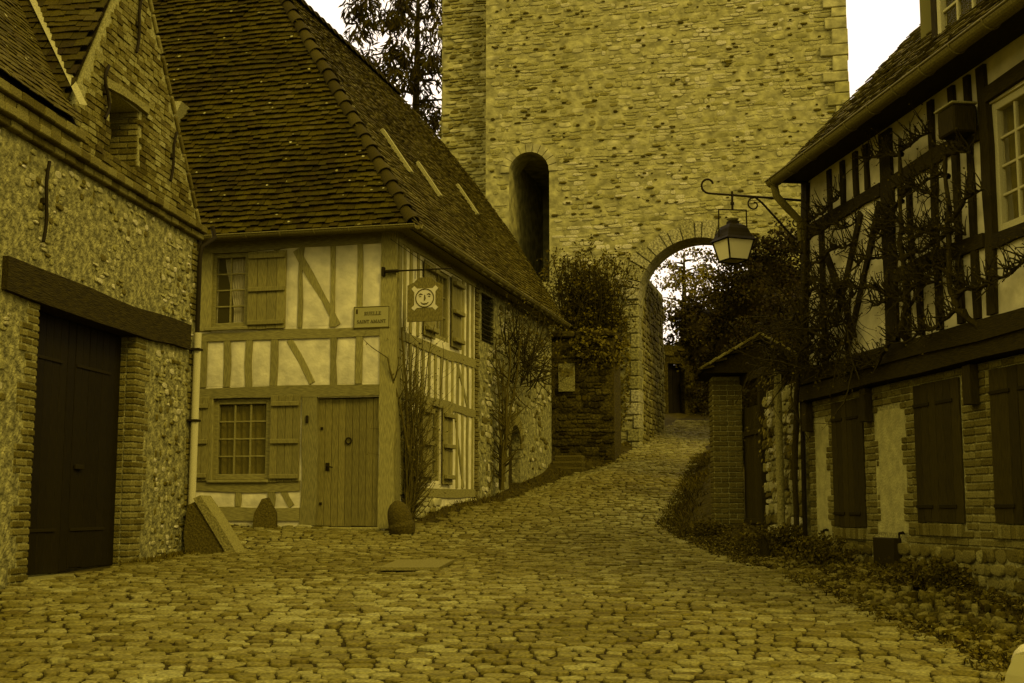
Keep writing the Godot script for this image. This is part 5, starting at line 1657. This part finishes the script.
func build_plants() -> void:
	# climbing vines on the dark house, in its own frame
	var rf := house_frame(R_O, Vector3(0.14, 0, 1))
	var specs := [
		["thick-trunked espalier vine climbing between the studs beside the wide post", 3.5, [[Vector3(-0.3, 2.15, -0.05), Vector3(-0.1, 2.3, 0.1), Vector3(0.03, 2.5, 0.1), Vector3(-0.02, 3.1, 0.12), Vector3(0.05, 4.1, 0.12)]], [[2.2, -1, 1.6], [2.45, 1, 1.1], [2.6, 1, 1.3], [2.51, -1, 2.2], [2.95, -1, 1.2], [2.95, 1, 1.3], [3.5, -1, 0.9], [3.55, 1, 0.8], [3.95, -1, 0.8], [4.0, 1, 0.6], [2.7, 1, 0.8], [2.55, -1, 1.0], [3.2, 1, 0.9], [3.3, -1, 0.6]]],
		["espalier vine with knotted spurs beneath the lamp box", 4.42, [[Vector3(0.25, 2.15, -0.05), Vector3(0.1, 2.3, 0.1), Vector3(0.0, 2.5, 0.12), Vector3(0.04, 3.2, 0.12), Vector3(0.0, 3.8, 0.12)]], [[2.3, -1, 0.9], [2.4, 1, 1.4], [3.0, -1, 0.8], [3.1, 1, 0.7], [3.5, -1, 0.7], [3.7, 1, 0.5]]],
		["tangled bare vine covering the end bay near the lantern", 1.1, [[Vector3(-0.95, 0, 0.02), Vector3(-0.8, 1.3, 0.05), Vector3(-0.4, 2.2, 0.14), Vector3(-0.1, 3.0, 0.14), Vector3(0.0, 3.9, 0.14)]], [[2.2, 1, 1.6], [2.25, -1, 0.9], [2.5, 1, 1.3], [2.75, -1, 0.6], [3.0, 1, 1.5], [3.3, 1, 1.3], [3.5, -1, 0.4], [3.65, 1, 1.4], [3.85, 1, 1.0], [2.4, 1, 0.9], [3.15, 1, 0.8]]],
	]
	for s in specs:
		var v := thing("climbing_vine", s[0], "vine", rf * Transform3D(Basis(), Vector3(s[1], 0, 0.16)), "bare vines trained on the dark house")
		var b := MB.new()
		var ends := []
		var st: Array = s[2][0]
		st[0].y = minf(st[0].y, 2.1) if st[0].y > 1.0 else -0.15
		var pts := []; var rr := []
		for i in 25:
			var k := i / 24.0 * (st.size() - 1)
			var j := mini(int(k), st.size() - 2)
			pts.append(st[j].lerp(st[j + 1], k - j) + Vector3(rng.randf_range(-0.02, 0.02), 0, rng.randf_range(-0.01, 0.01)))
			rr.append(lerpf(0.038, 0.018, i / 24.0) * rng.randf_range(0.75, 1.3))
		b.tube(pts, rr, 7)
		part(v, "trunk", b.mesh(), M.bark)
		b = MB.new()
		for q in s[3]:
			var x := 0.0
			for i in st.size() - 1:
				if q[0] >= st[i].y and q[0] <= st[i + 1].y:
					x = lerpf(st[i].x, st[i + 1].x, (q[0] - st[i].y) / (st[i + 1].y - st[i].y))
			var cp := Vector3(x, q[0], 0.1); var cpts := [cp]; var crr := [0.03]
			var cd := Vector3(q[1], 0.15, 0)
			var cn := int(q[2] / 0.06)
			for i in cn:
				cd = (cd + Vector3(0.25 * q[1], rng.randf_range(-0.45, 0.42), rng.randf_range(-0.1, 0.1))).normalized()
				cp += cd * 0.06
				cp.z = clampf(cp.z, 0.04, 0.16)
				cpts.append(cp); crr.append(lerpf(0.021, 0.009, float(i) / cn) * rng.randf_range(0.75, 1.35))
				for k in 4:
					if rng.randf() < 0.75:
						twig(b, cp, Vector3(rng.randf_range(-0.8, 0.8), rng.randf_range(-0.3, 1.0), rng.randf_range(0.0, 0.5)), rng.randf_range(0.08, 0.30), 0.0085, 1, 0.2, 0.4, 0.3, ends)
			b.tube(cpts, crr, 6, false)
		part(v, "branches", b.mesh(), M.bark, Transform3D(), true)
		b = MB.new()
		buds(b, ends, Vector2(0.012, 0.025), Vector2(0.04, 0.10), 1)
		part(v, "shoots", b.mesh(), M.leaf_mass, Transform3D(), true)
	# leafy tangle along the jetty and over the gateway roof
	var tv := thing("creeper", "dense dark creeper hanging over the gateway roof and jetty corner", "creeper", rf)
	var tb := MB.new()
	var te := []
	for i in 110:
		var x := rng.randf_range(-0.3, 2.2)
		twig(tb, Vector3(x, 2.25 + rng.randf_range(-0.15, 0.6) + maxf(0.0, -x) * 0.25, 0.1 + rng.randf() * 0.25), Vector3(rng.randf_range(-1, 1), rng.randf_range(-0.5, 0.7), rng.randf_range(-0.2, 0.5)), rng.randf_range(0.4, 0.9), 0.012, 2, 0.3, 0.25, -0.2, te)
	part(tv, "branches", tb.mesh(), M.bark, Transform3D(), true)
	tb = MB.new()
	buds(tb, te, Vector2(0.02, 0.045), Vector2(0.03, 0.08), 1)
	part(tv, "foliage", tb.mesh(), M.leaf_mass, Transform3D(), true)
	# rambling rose at the corner of the timber house
	var hf := house_frame(H_O, Vector3(0.969, 0, 0.247))
	twig_chance = 0.3
	for q in [["leafless rambling rose climbing the corner beside the street plate", Vector3(0.10, 0.05, -0.25), 3.2, 60, 0.5, 0.42], ["tall bare climber against the stone wing, past the side windows", Vector3(0.16, 0.75, -5.3), 3.4, 9, 0.45, 0.12]]:
		var v := thing("climbing_rose", q[0], "climber", hf * Transform3D(Basis(), q[1]))
		var b := MB.new()
		var ends := []
		for i in q[3]:
			var x := rng.randf_range(-0.12, 0.12)
			var thick: bool = i < 4 or q[3] < 10
			twig(b, Vector3(rng.randf_range(-0.03, 0.05), -0.1, x - 0.2 * rng.randf()), Vector3(0.0, 1, rng.randf_range(-0.7, 0.3) * q[5]), q[2] * rng.randf_range(0.45, 1.0), rng.randf_range(0.022, 0.034) if thick else rng.randf_range(0.008, 0.014), 2, 0.0, 0.10, 1.1, ends)
		part(v, "stem", b.mesh(), M.rose_bark, Transform3D(), true)
		b = MB.new()
		buds(b, ends, Vector2(0.02, 0.04), Vector2(0.05, 0.14), 1)
		part(v, "leaves", b.mesh(), M.leaf_mass, Transform3D(), true)
	twig_chance = 0.36
	# bushy top of the climber by the stone wing
	var cb := thing("wall_shrub", "twiggy shrub top bulging under the eaves of the stone wing", "shrub", hf * Transform3D(Basis(), Vector3(0.25, 2.7, -6.9)))
	var sb := MB.new()
	var se := []
	for i in 60:
		twig(sb, Vector3(rng.randf_range(-0.1, 0.15), rng.randf_range(0.0, 0.8), rng.randf_range(-1.3, 1.3)), Vector3(rng.randf_range(-0.1, 0.5), rng.randf_range(-0.6, 0.8), rng.randf_range(-1.0, 1.0)), rng.randf_range(0.6, 1.5), 0.014, 2, 0.0, 0.10, 0.5, se)
	part(cb, "stem", sb.mesh(), M.bark, Transform3D(), true)
	sb = MB.new()
	buds(sb, se, Vector2(0.03, 0.06), Vector2(0.05, 0.12), 1)
	part(cb, "leaves", sb.mesh(), M.leaf_mass, Transform3D(), true)
	# dry bush standing on the low wall, against the tower
	var db := thing("dry_bush", "dry bushy growth against the tower beneath the tall niche", "bush", Transform3D(Basis(), Vector3(1.75, 5.3, -30.6)))
	sb = MB.new()
	se = []
	for i in 170:
		twig(sb, Vector3(rng.randf_range(-0.6, 0.6), 0, rng.randf_range(-0.2, 0.2)), Vector3(rng.randf_range(-0.3, 0.3), 1, rng.randf_range(-0.2, 0.2)), rng.randf_range(1.2, 2.5), 0.016, 2, 0.0, 0.12, 0.4, se)
	part(db, "twigs", sb.mesh(), M.bark, Transform3D(), true)
	sb = MB.new()
	buds(sb, se, Vector2(0.04, 0.08), Vector2(0.04, 0.10), 3)
	part(db, "leaves", sb.mesh(), M.leaf_mass, Transform3D(), true)
	bush("ivy_mound", "mound of ivy spilling over the end of the low dark wall", "ivy", Vector3(1.95, 4.75, -29.5), Vector3(0.62, 0.5, 0.45), 110, 36, Vector2(0.05, 0.1), Vector2(0.06, 0.14), 0.14)
	var iv := thing("wall_ivy", "thin dark ivy spread over the tower wall beside the arch jamb", "ivy", house_frame(T_O, Vector3(0.969, 0, 0.247)))
	var ib := MB.new()
	for i in 5200:
		var x := rng.randf_range(-2.2, -0.2); var y := rng.randf_range(-0.2, 4.6)
		if nz.get_noise_2d(x * 50, y * 34) < -0.22 + absf(x + 0.9) * 0.28 + maxf(0.0, y - 3.0) * 0.25:
			continue
		ib.col = tone(rng.randf_range(0.03, 0.13))
		leaf_face(ib, Vector3(x, y, 0.03 + rng.randf() * 0.14), rng.randf_range(0.04, 0.09), Vector3(rng.randf_range(-0.7, 0.7), -1, 0.4).normalized(), Vector3(rng.randf_range(-0.4, 0.4), 0.5, 1).normalized())
	part(iv, "leaves", ib.mesh(), M.leaf_mass, Transform3D(), true)
	# garden behind the gateway
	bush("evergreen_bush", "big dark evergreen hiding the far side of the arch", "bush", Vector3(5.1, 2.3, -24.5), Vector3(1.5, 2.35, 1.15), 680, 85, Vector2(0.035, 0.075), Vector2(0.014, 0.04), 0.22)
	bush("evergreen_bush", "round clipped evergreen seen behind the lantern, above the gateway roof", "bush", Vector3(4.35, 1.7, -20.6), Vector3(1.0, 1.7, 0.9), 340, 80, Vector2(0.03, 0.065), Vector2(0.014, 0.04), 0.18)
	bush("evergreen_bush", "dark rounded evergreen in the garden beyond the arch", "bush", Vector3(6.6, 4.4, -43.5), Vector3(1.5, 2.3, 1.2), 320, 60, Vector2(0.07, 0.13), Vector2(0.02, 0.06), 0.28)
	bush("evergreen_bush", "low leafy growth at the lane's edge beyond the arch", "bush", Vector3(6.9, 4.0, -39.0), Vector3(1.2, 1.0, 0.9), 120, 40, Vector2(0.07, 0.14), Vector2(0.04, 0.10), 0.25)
	# trees
	leaf_width = 0.11
	tree("drooping dark conifer behind the tiled roof and the tower", Vector3(-3.0, 4.0, -40.0), 15.5, Vector3(-0.3, 9.3, 0), Vector3(3.1, 6.4, 2.0), 330, 52, Vector2(0.18, 0.42), Vector2(0.02, 0.06), 0.42, 0.9)
	leaf_width = 0.42
	tree("thin-leaved tree filling the arch against the pale sky", Vector3(7.0, 5.0, -52.0), 7.0, Vector3(-0.4, 4.4, 0), Vector3(2.2, 3.0, 1.6), 170, 30, Vector2(0.06, 0.14), Vector2(0.08, 0.2), 0.34, 0.2)
	tree("spreading tree on the skyline beyond the arch", Vector3(10.5, 6.0, -60.0), 8.0, Vector3(0, 5.0, 0), Vector3(3.4, 3.4, 2.5), 240, 36, Vector2(0.10, 0.2), Vector2(0.04, 0.1), 0.5, 0.2)
	# grass and weeds: nobody could count them
	var gm := MB.new()
	for i in 9000:
		var d := rng.randf_range(7.0, 30.0)
		var r := lerp_table(EDGE_R, d)
		var far_edge := minf(3.36 + (15.7 - d) * 0.14, 5.0) if d < 17.2 else r + 0.55
		var x := lerpf(r - 0.12, far_edge, rng.randf() if d < 17.2 else rng.randf() * rng.randf())
		if nz.get_noise_2d(x * 40, d * 25) < -0.22:
			continue
		blades(gm, Vector3(x, ground(x, d) - 0.02, -d), 3, Vector2(0.02, 0.09), 0.09, 0.9, Vector2(0.02, 0.10))
		if d < 18.0:      # leaf litter between the blades
			for k in 4:
				gm.col = tone(rng.randf_range(0.03, 0.18))
				var lp := Vector3(x + rng.randf_range(-0.08, 0.08), ground(x, d) - 0.01 + rng.randf() * 0.03, -d + rng.randf_range(-0.08, 0.08))
				leaf_face(gm, lp, rng.randf_range(0.018, 0.042), Vector3(rng.randf_range(-1, 1), rng.randf_range(-0.2, 0.4), rng.randf_range(-1, 1)).normalized(), Vector3(rng.randf_range(-0.5, 0.5), 1, rng.randf_range(-0.5, 0.5)).normalized())
	for i in 700:      # bank under the side wall of the timber house
		var d := rng.randf_range(19.7, 31.0)
		var x := lerp_table(EDGE_L, d) - rng.randf_range(-0.1, 0.5)
		blades(gm, Vector3(x, ground(x, d) - 0.02, -d), 3, Vector2(0.02, 0.08), 0.09, 0.8, Vector2(0.03, 0.10))
	for i in 500:       # foot of the rubble house
		var d := rng.randf_range(14.6, 16.9)
		var x := -4.1 - (16.5 - d) * 0.113 + rng.randf_range(0.0, 0.3)
		blades(gm, Vector3(x, ground(x, d) - 0.02, -d), 3, Vector2(0.03, 0.1), 0.06, 0.7, Vector2(0.05, 0.12))
	var g := part(self, "grass", gm.mesh(), M.leaf_mass)
	g.set_meta("kind", "stuff")
	g.set_meta("label", "tufts of grass and weeds along the edges of the lane"); g.set_meta("category", "grass")
	# loose rubble at the foot of the dark house
	var rb := MB.new()
	for i in 900:
		var d := rng.randf_range(8.2, 15.0)
		var r := lerp_table(EDGE_R, d)
		var x := r + 0.05 + absf(rng.randfn(0.0, 0.4))
		var s := rng.randf_range(0.025, 0.10)
		rb.col = tone(rng.randf_range(0.05, 0.26))
		rb.add(stones[rng.randi() % stones.size()], Transform3D(Basis.from_euler(Vector3(-PI / 2 + rng.randf_range(-0.4, 0.4), rng.randf() * TAU, 0)) * Basis.from_scale(Vector3(s, s * rng.randf_range(0.6, 1.0), s * 0.55)), Vector3(x, ground(x, d) - 0.02, -d)))
	var ro := part(self, "rubble", rb.mesh(), M.stone_mass)
	ro.set_meta("kind", "stuff")
	ro.set_meta("label", "loose broken stones strewn along the foot of the dark house"); ro.set_meta("category", "rubble")
	# weeds with broader leaves against the plinth
	for q in [["leafy weed clump below the first pair of dark shutters", Vector3(3.28, 0.98, -13.9), 0.32], ["low mound of weeds at the foot of the drainpipe", Vector3(3.0, 1.05, -15.3), 0.36], ["weed clump beside the brick gate pillar", Vector3(2.72, 1.2, -18.0), 0.2], ["weeds crowding the plinth under the wide shutters", Vector3(3.6, 0.86, -11.6), 0.3]]:
		bush("weed_clump", q[0], "weeds", q[1], Vector3(q[2] * 1.3, q[2] * 0.55, q[2]), 60, 34, Vector2(0.018, 0.045), Vector2(0.03, 0.11), 0.1, 3)

# ------------------------------------------------------------------ small things in the street
func build_small_things() -> void:
	# slab leaning against the corner of the rubble house
	var s := thing("leaning_slab", "thick stone slab leaning against the corner of the rubble house", "slab", Transform3D(Basis(Vector3.UP, -0.15), Vector3(-3.72, 1.0, -16.25)))
	var b := MB.new()
	b.prism(PackedVector2Array([Vector2(-0.26, -0.08), Vector2(0.27, -0.08), Vector2(0.22, 0.12), Vector2(0.02, 0.42), Vector2(-0.18, 0.70), Vector2(-0.27, 0.66), Vector2(-0.31, 0.3)]), -0.16, 0.12)
	part(s, "rough_face", b.mesh(), M.dark_stone)
	b = MB.new()
	b.prism(PackedVector2Array([Vector2(0.275, -0.08), Vector2(0.44, -0.08), Vector2(0.40, 0.06), Vector2(0.14, 0.46), Vector2(-0.10, 0.78), Vector2(-0.19, 0.74), Vector2(0.025, 0.42), Vector2(0.225, 0.12)]), -0.2, 0.15)
	part(s, "pale_edge", b.mesh(), M.slab_stone)  # edge is paler than the rough face of the same slab
	# pointed stone under the lower window
	s = thing("pointed_stone", "upright pointed stone standing under the lower front window", "stone", Transform3D(Basis(Vector3.UP, 0.1), Vector3(-3.62, 1.26, -19.2)))
	b = MB.new()
	b.prism(PackedVector2Array([Vector2(-0.18, -0.1), Vector2(0.19, -0.1), Vector2(0.17, 0.3), Vector2(0.05, 0.52), Vector2(-0.04, 0.5), Vector2(-0.15, 0.28)]), -0.12, 0.1)
	part(s, "stone", b.mesh(), M.dark_stone)
	# rounded guard stone at the corner post
	s = thing("guard_stone", "dark rounded guard stone at the foot of the corner post", "stone", Transform3D(Basis(Vector3(0, 0, 1), 0.22), Vector3(-1.55, 1.30, -18.6)))
	b = MB.new()
	var prof := []
	for i in 12:
		var k := i / 11.0
		prof.append(Vector2(0.175 * sqrt(maxf(0.0, 1.0 - pow(absf(k * 1.55 - 0.6) / 0.96, 2.4))) + (0.02 if k < 0.3 else 0.0), k * 0.5 - 0.06))
	b.lathe(prof, 14, Transform3D(Basis.from_scale(Vector3(1.0, 1.0, 0.8)), Vector3.ZERO))
	part(s, "stone", b.mesh(), M.guard_stone)
	# flat metal cover in the cobbles
	var py := ground(-1.0, 14.2)
	s = thing("metal_cover", "flat rectangular metal cover lying among the cobbles", "cover", Transform3D(Basis(Vector3.UP, 0.06) * Basis(Vector3.RIGHT, 0.03), Vector3(-1.0, py + 0.036, -14.0)))
	b = MB.new()
	b.prism(PackedVector2Array([Vector2(-0.22, 0.62), Vector2(0.40, 0.6), Vector2(0.22, -0.6), Vector2(-0.40, -0.58)]), -0.03, 0.0, Transform3D(Basis(Vector3.RIGHT, -PI / 2), Vector3.ZERO))
	part(s, "plate", b.mesh(), M.metal_plate)
	# wall with a dark doorway beyond the arch
	var w := thing("passage_wall", "low stone wall with dark doorway beyond the carriage arch", "wall", house_frame(Vector3(5.0, 4.5, -42.5), Vector3(0.9, 0, -0.42)))
	var wb := MB.new()
	wall_with_holes(wb, 0.0, 3.0, -0.8, 2.5, -0.4, 0.0, [[0.15, 0.8, -0.9, 1.9]])
	part(w, "wall", wb.mesh(), M.dark_rubble1)
	var list := []
	rubble(list, 0.0, 3.0, -0.4, 2.45, Vector2(0.12, 0.22), Vector2(0.18, 0.42), 0.0, Vector2(0.02, 0.06), func(x, y): return y < 2.44 and not (x > 0.1 and x < 0.9 and y < 2.0))
	lay(w, list, "wall_stone", "wall_stones", "dark_rubble", "stone_mass", 60, [0.07, 0.10, 0.13, 0.05])
	leaf(w, "door", 0.16, 0.79, -0.3, 1.88, -0.3, -0.25, 4, M.black_door, [])
	# pale car, only its nose reaches into the picture
	build_car()

func build_car() -> void:
	# frame: x across, z towards the tail, nose at z = 0
	var y0 := ground(2.7, 3.2)
	var c := thing("parked_car", "pale car whose rounded nose shows at the lower picture corner", "car", Transform3D(Basis(Vector3.UP, -0.03) * Basis(Vector3.RIGHT, 0.07), Vector3(2.70, y0 + 0.16, -5.40)))
	# cross sections: z, half width, bottom, shoulder height, top height, top half width
	var sec := [[0.0, 0.55, 0.34, 0.50, 0.58, 0.40], [0.08, 0.72, 0.26, 0.58, 0.66, 0.60], [0.30, 0.82, 0.22, 0.66, 0.74, 0.70], [0.9, 0.84, 0.22, 0.76, 0.84, 0.74], [1.25, 0.84, 0.22, 0.82, 0.92, 0.74], [2.9, 0.84, 0.22, 0.86, 0.95, 0.74], [3.6, 0.82, 0.24, 0.84, 0.92, 0.70], [3.9, 0.70, 0.32, 0.7, 0.8, 0.6]]
	var rings := []
	for s in sec:
		var r := []
		for k in 13:
			var t := k / 12.0
			var x: float; var y: float
			if t < 0.5:
				x = s[1]; y = lerpf(s[2], s[3], t * 2.0)
				x -= 0.05 * pow(absf(t * 4.0 - 1.0), 3.0)
			else:
				var a := (t - 0.5) * 2.0
				x = lerpf(s[1] - 0.05, 0.0, a); y = lerpf(s[3], s[4], sin(minf(a * 2.2, 1.0) * PI / 2))
			r.append(Vector3(x, y, s[0]))
		rings.append(r)
	var b := MB.new()
	for sg in [-1.0, 1.0]:
		var f := Vector3(sg, 1, 1)
		for i in rings.size() - 1:
			for k in 12:
				b.poly([rings[i][k] * f, rings[i + 1][k] * f, rings[i + 1][k + 1] * f, rings[i][k + 1] * f], Vector3(sg, 0.4, 0))
		var face := []
		for k in 13:
			face.append(rings[0][k] * f)
		face.append(Vector3(0, rings[0][0].y, 0))
		b.poly(face, Vector3(0, 0, -1))
	part(c, "body", b.mesh(), M.car_paint)
	b = MB.new()
	b.prism(PackedVector2Array([Vector2(-1.15, 0.9), Vector2(-1.75, 1.36), Vector2(-2.9, 1.38), Vector2(-3.55, 0.92)]), -0.66, 0.66, Transform3D(Basis(Vector3(0, 0, -1), Vector3.UP, Vector3(1, 0, 0)), Vector3.ZERO))
	part(c, "cabin", b.mesh(), M.tyre)
	part(c, "roof", solid_box(Vector3(-0.64, 1.37, 1.72), Vector3(0.64, 1.43, 2.95), 0.025), M.car_paint)
	for sg in [-1.0, 1.0]:
		b = MB.new()
		b.tube([Vector3(sg * 0.67, 0.9, 1.14), Vector3(sg * 0.63, 1.39, 1.76)], [0.03, 0.03], 6)
		b.tube([Vector3(sg * 0.67, 0.9, 3.56), Vector3(sg * 0.63, 1.39, 2.9)], [0.04, 0.04], 6)
		part(c, "pillar", b.mesh(), M.car_paint)
	for sg in [-1.0, 1.0]:
		b = MB.new()
		b.lathe([Vector2(0.0, -0.05), Vector2(0.07, -0.04), Vector2(0.085, 0.0), Vector2(0.06, 0.03), Vector2(0.0, 0.045)], 14, Transform3D(Basis(Vector3.RIGHT, -PI / 2 + 0.4), Vector3(sg * 0.62, 0.60, 0.07)))
		part(c, "headlight", b.mesh(), M.cream_paint)
		for z in [0.75, 3.15]:
			b = MB.new()
			b.lathe([Vector2(0.18, -0.09), Vector2(0.29, -0.085), Vector2(0.31, -0.05), Vector2(0.31, 0.05), Vector2(0.29, 0.085), Vector2(0.18, 0.09)], 20, Transform3D(Basis(Vector3(0, 0, 1), PI / 2), Vector3(sg * 0.76, 0.13, z)))
			var ty := part(c, "wheel", b.mesh(), M.tyre)
			b = MB.new()
			b.lathe([Vector2(0.0, -0.06), Vector2(0.185, -0.075), Vector2(0.185, 0.075), Vector2(0.0, 0.06)], 16, Transform3D(Basis(Vector3(0, 0, 1), PI / 2), Vector3(sg * 0.76, 0.13, z)))
			part(ty, "rim", b.mesh(), M.pale_zinc)
	part(c, "bumper", solid_box(Vector3(-0.62, 0.28, -0.05), Vector3(0.62, 0.40, 0.05), 0.03), M.iron)

# ------------------------------------------------------------------
func _ready() -> void:
	rng.seed = 20240611
	nz.seed = 7
	nz.frequency = 0.02
	# camera
	var cam := Camera3D.new()
	cam.name = "camera"
	cam.position = Vector3(0, 1.6, 0)
	cam.rotation_degrees = Vector3(7.385, 0, 0)
	cam.fov = 29.44
	cam.near = 0.1
	cam.far = 3000.0
	cam.current = true
	add_child(cam)
	# sky: bright overcast
	var env := Environment.new()
	env.background_mode = Environment.BG_SKY
	var sky := Sky.new()
	var sm := ProceduralSkyMaterial.new()
	sm.sky_top_color = Color(1.62, 1.36, 1.08).linear_to_srgb()
	sm.sky_horizon_color = Color(1.55, 1.32, 1.08).linear_to_srgb()
	sm.sky_curve = 0.15
	sm.ground_bottom_color = Color(0.16, 0.12, 0.02).linear_to_srgb()
	sm.ground_horizon_color = Color(0.2, 0.15, 0.03).linear_to_srgb()
	sky.sky_material = sm
	env.sky = sky
	env.tonemap_mode = Environment.TONE_MAPPER_LINEAR
	env.tonemap_exposure = 0.97
	env.sdfgi_enabled = true
	env.ssao_enabled = true
	env.ssil_enabled = true
	var we := WorldEnvironment.new()
	we.name = "world"
	we.environment = env
	add_child(we)
	# veiled sun, high over the viewer's shoulder
	var sun := DirectionalLight3D.new()
	sun.name = "sun"
	sun.light_energy = 0.5
	sun.light_color = Color(1.0, 0.9, 0.68)
	sun.light_angular_distance = 14.0
	sun.shadow_enabled = true
	sun.sky_mode = DirectionalLight3D.SKY_MODE_LIGHT_ONLY
	sun.rotation_degrees = Vector3(-38, 34, 0)
	add_child(sun)
	make_materials()
	make_stones()
	build_ground()
	build_corner_house()
	build_gabled_house()
	build_vine_house()
	build_gateway()
	build_tower()
	build_low_wall()
	build_lantern()
	build_signs()
	build_plants()
	build_small_things()
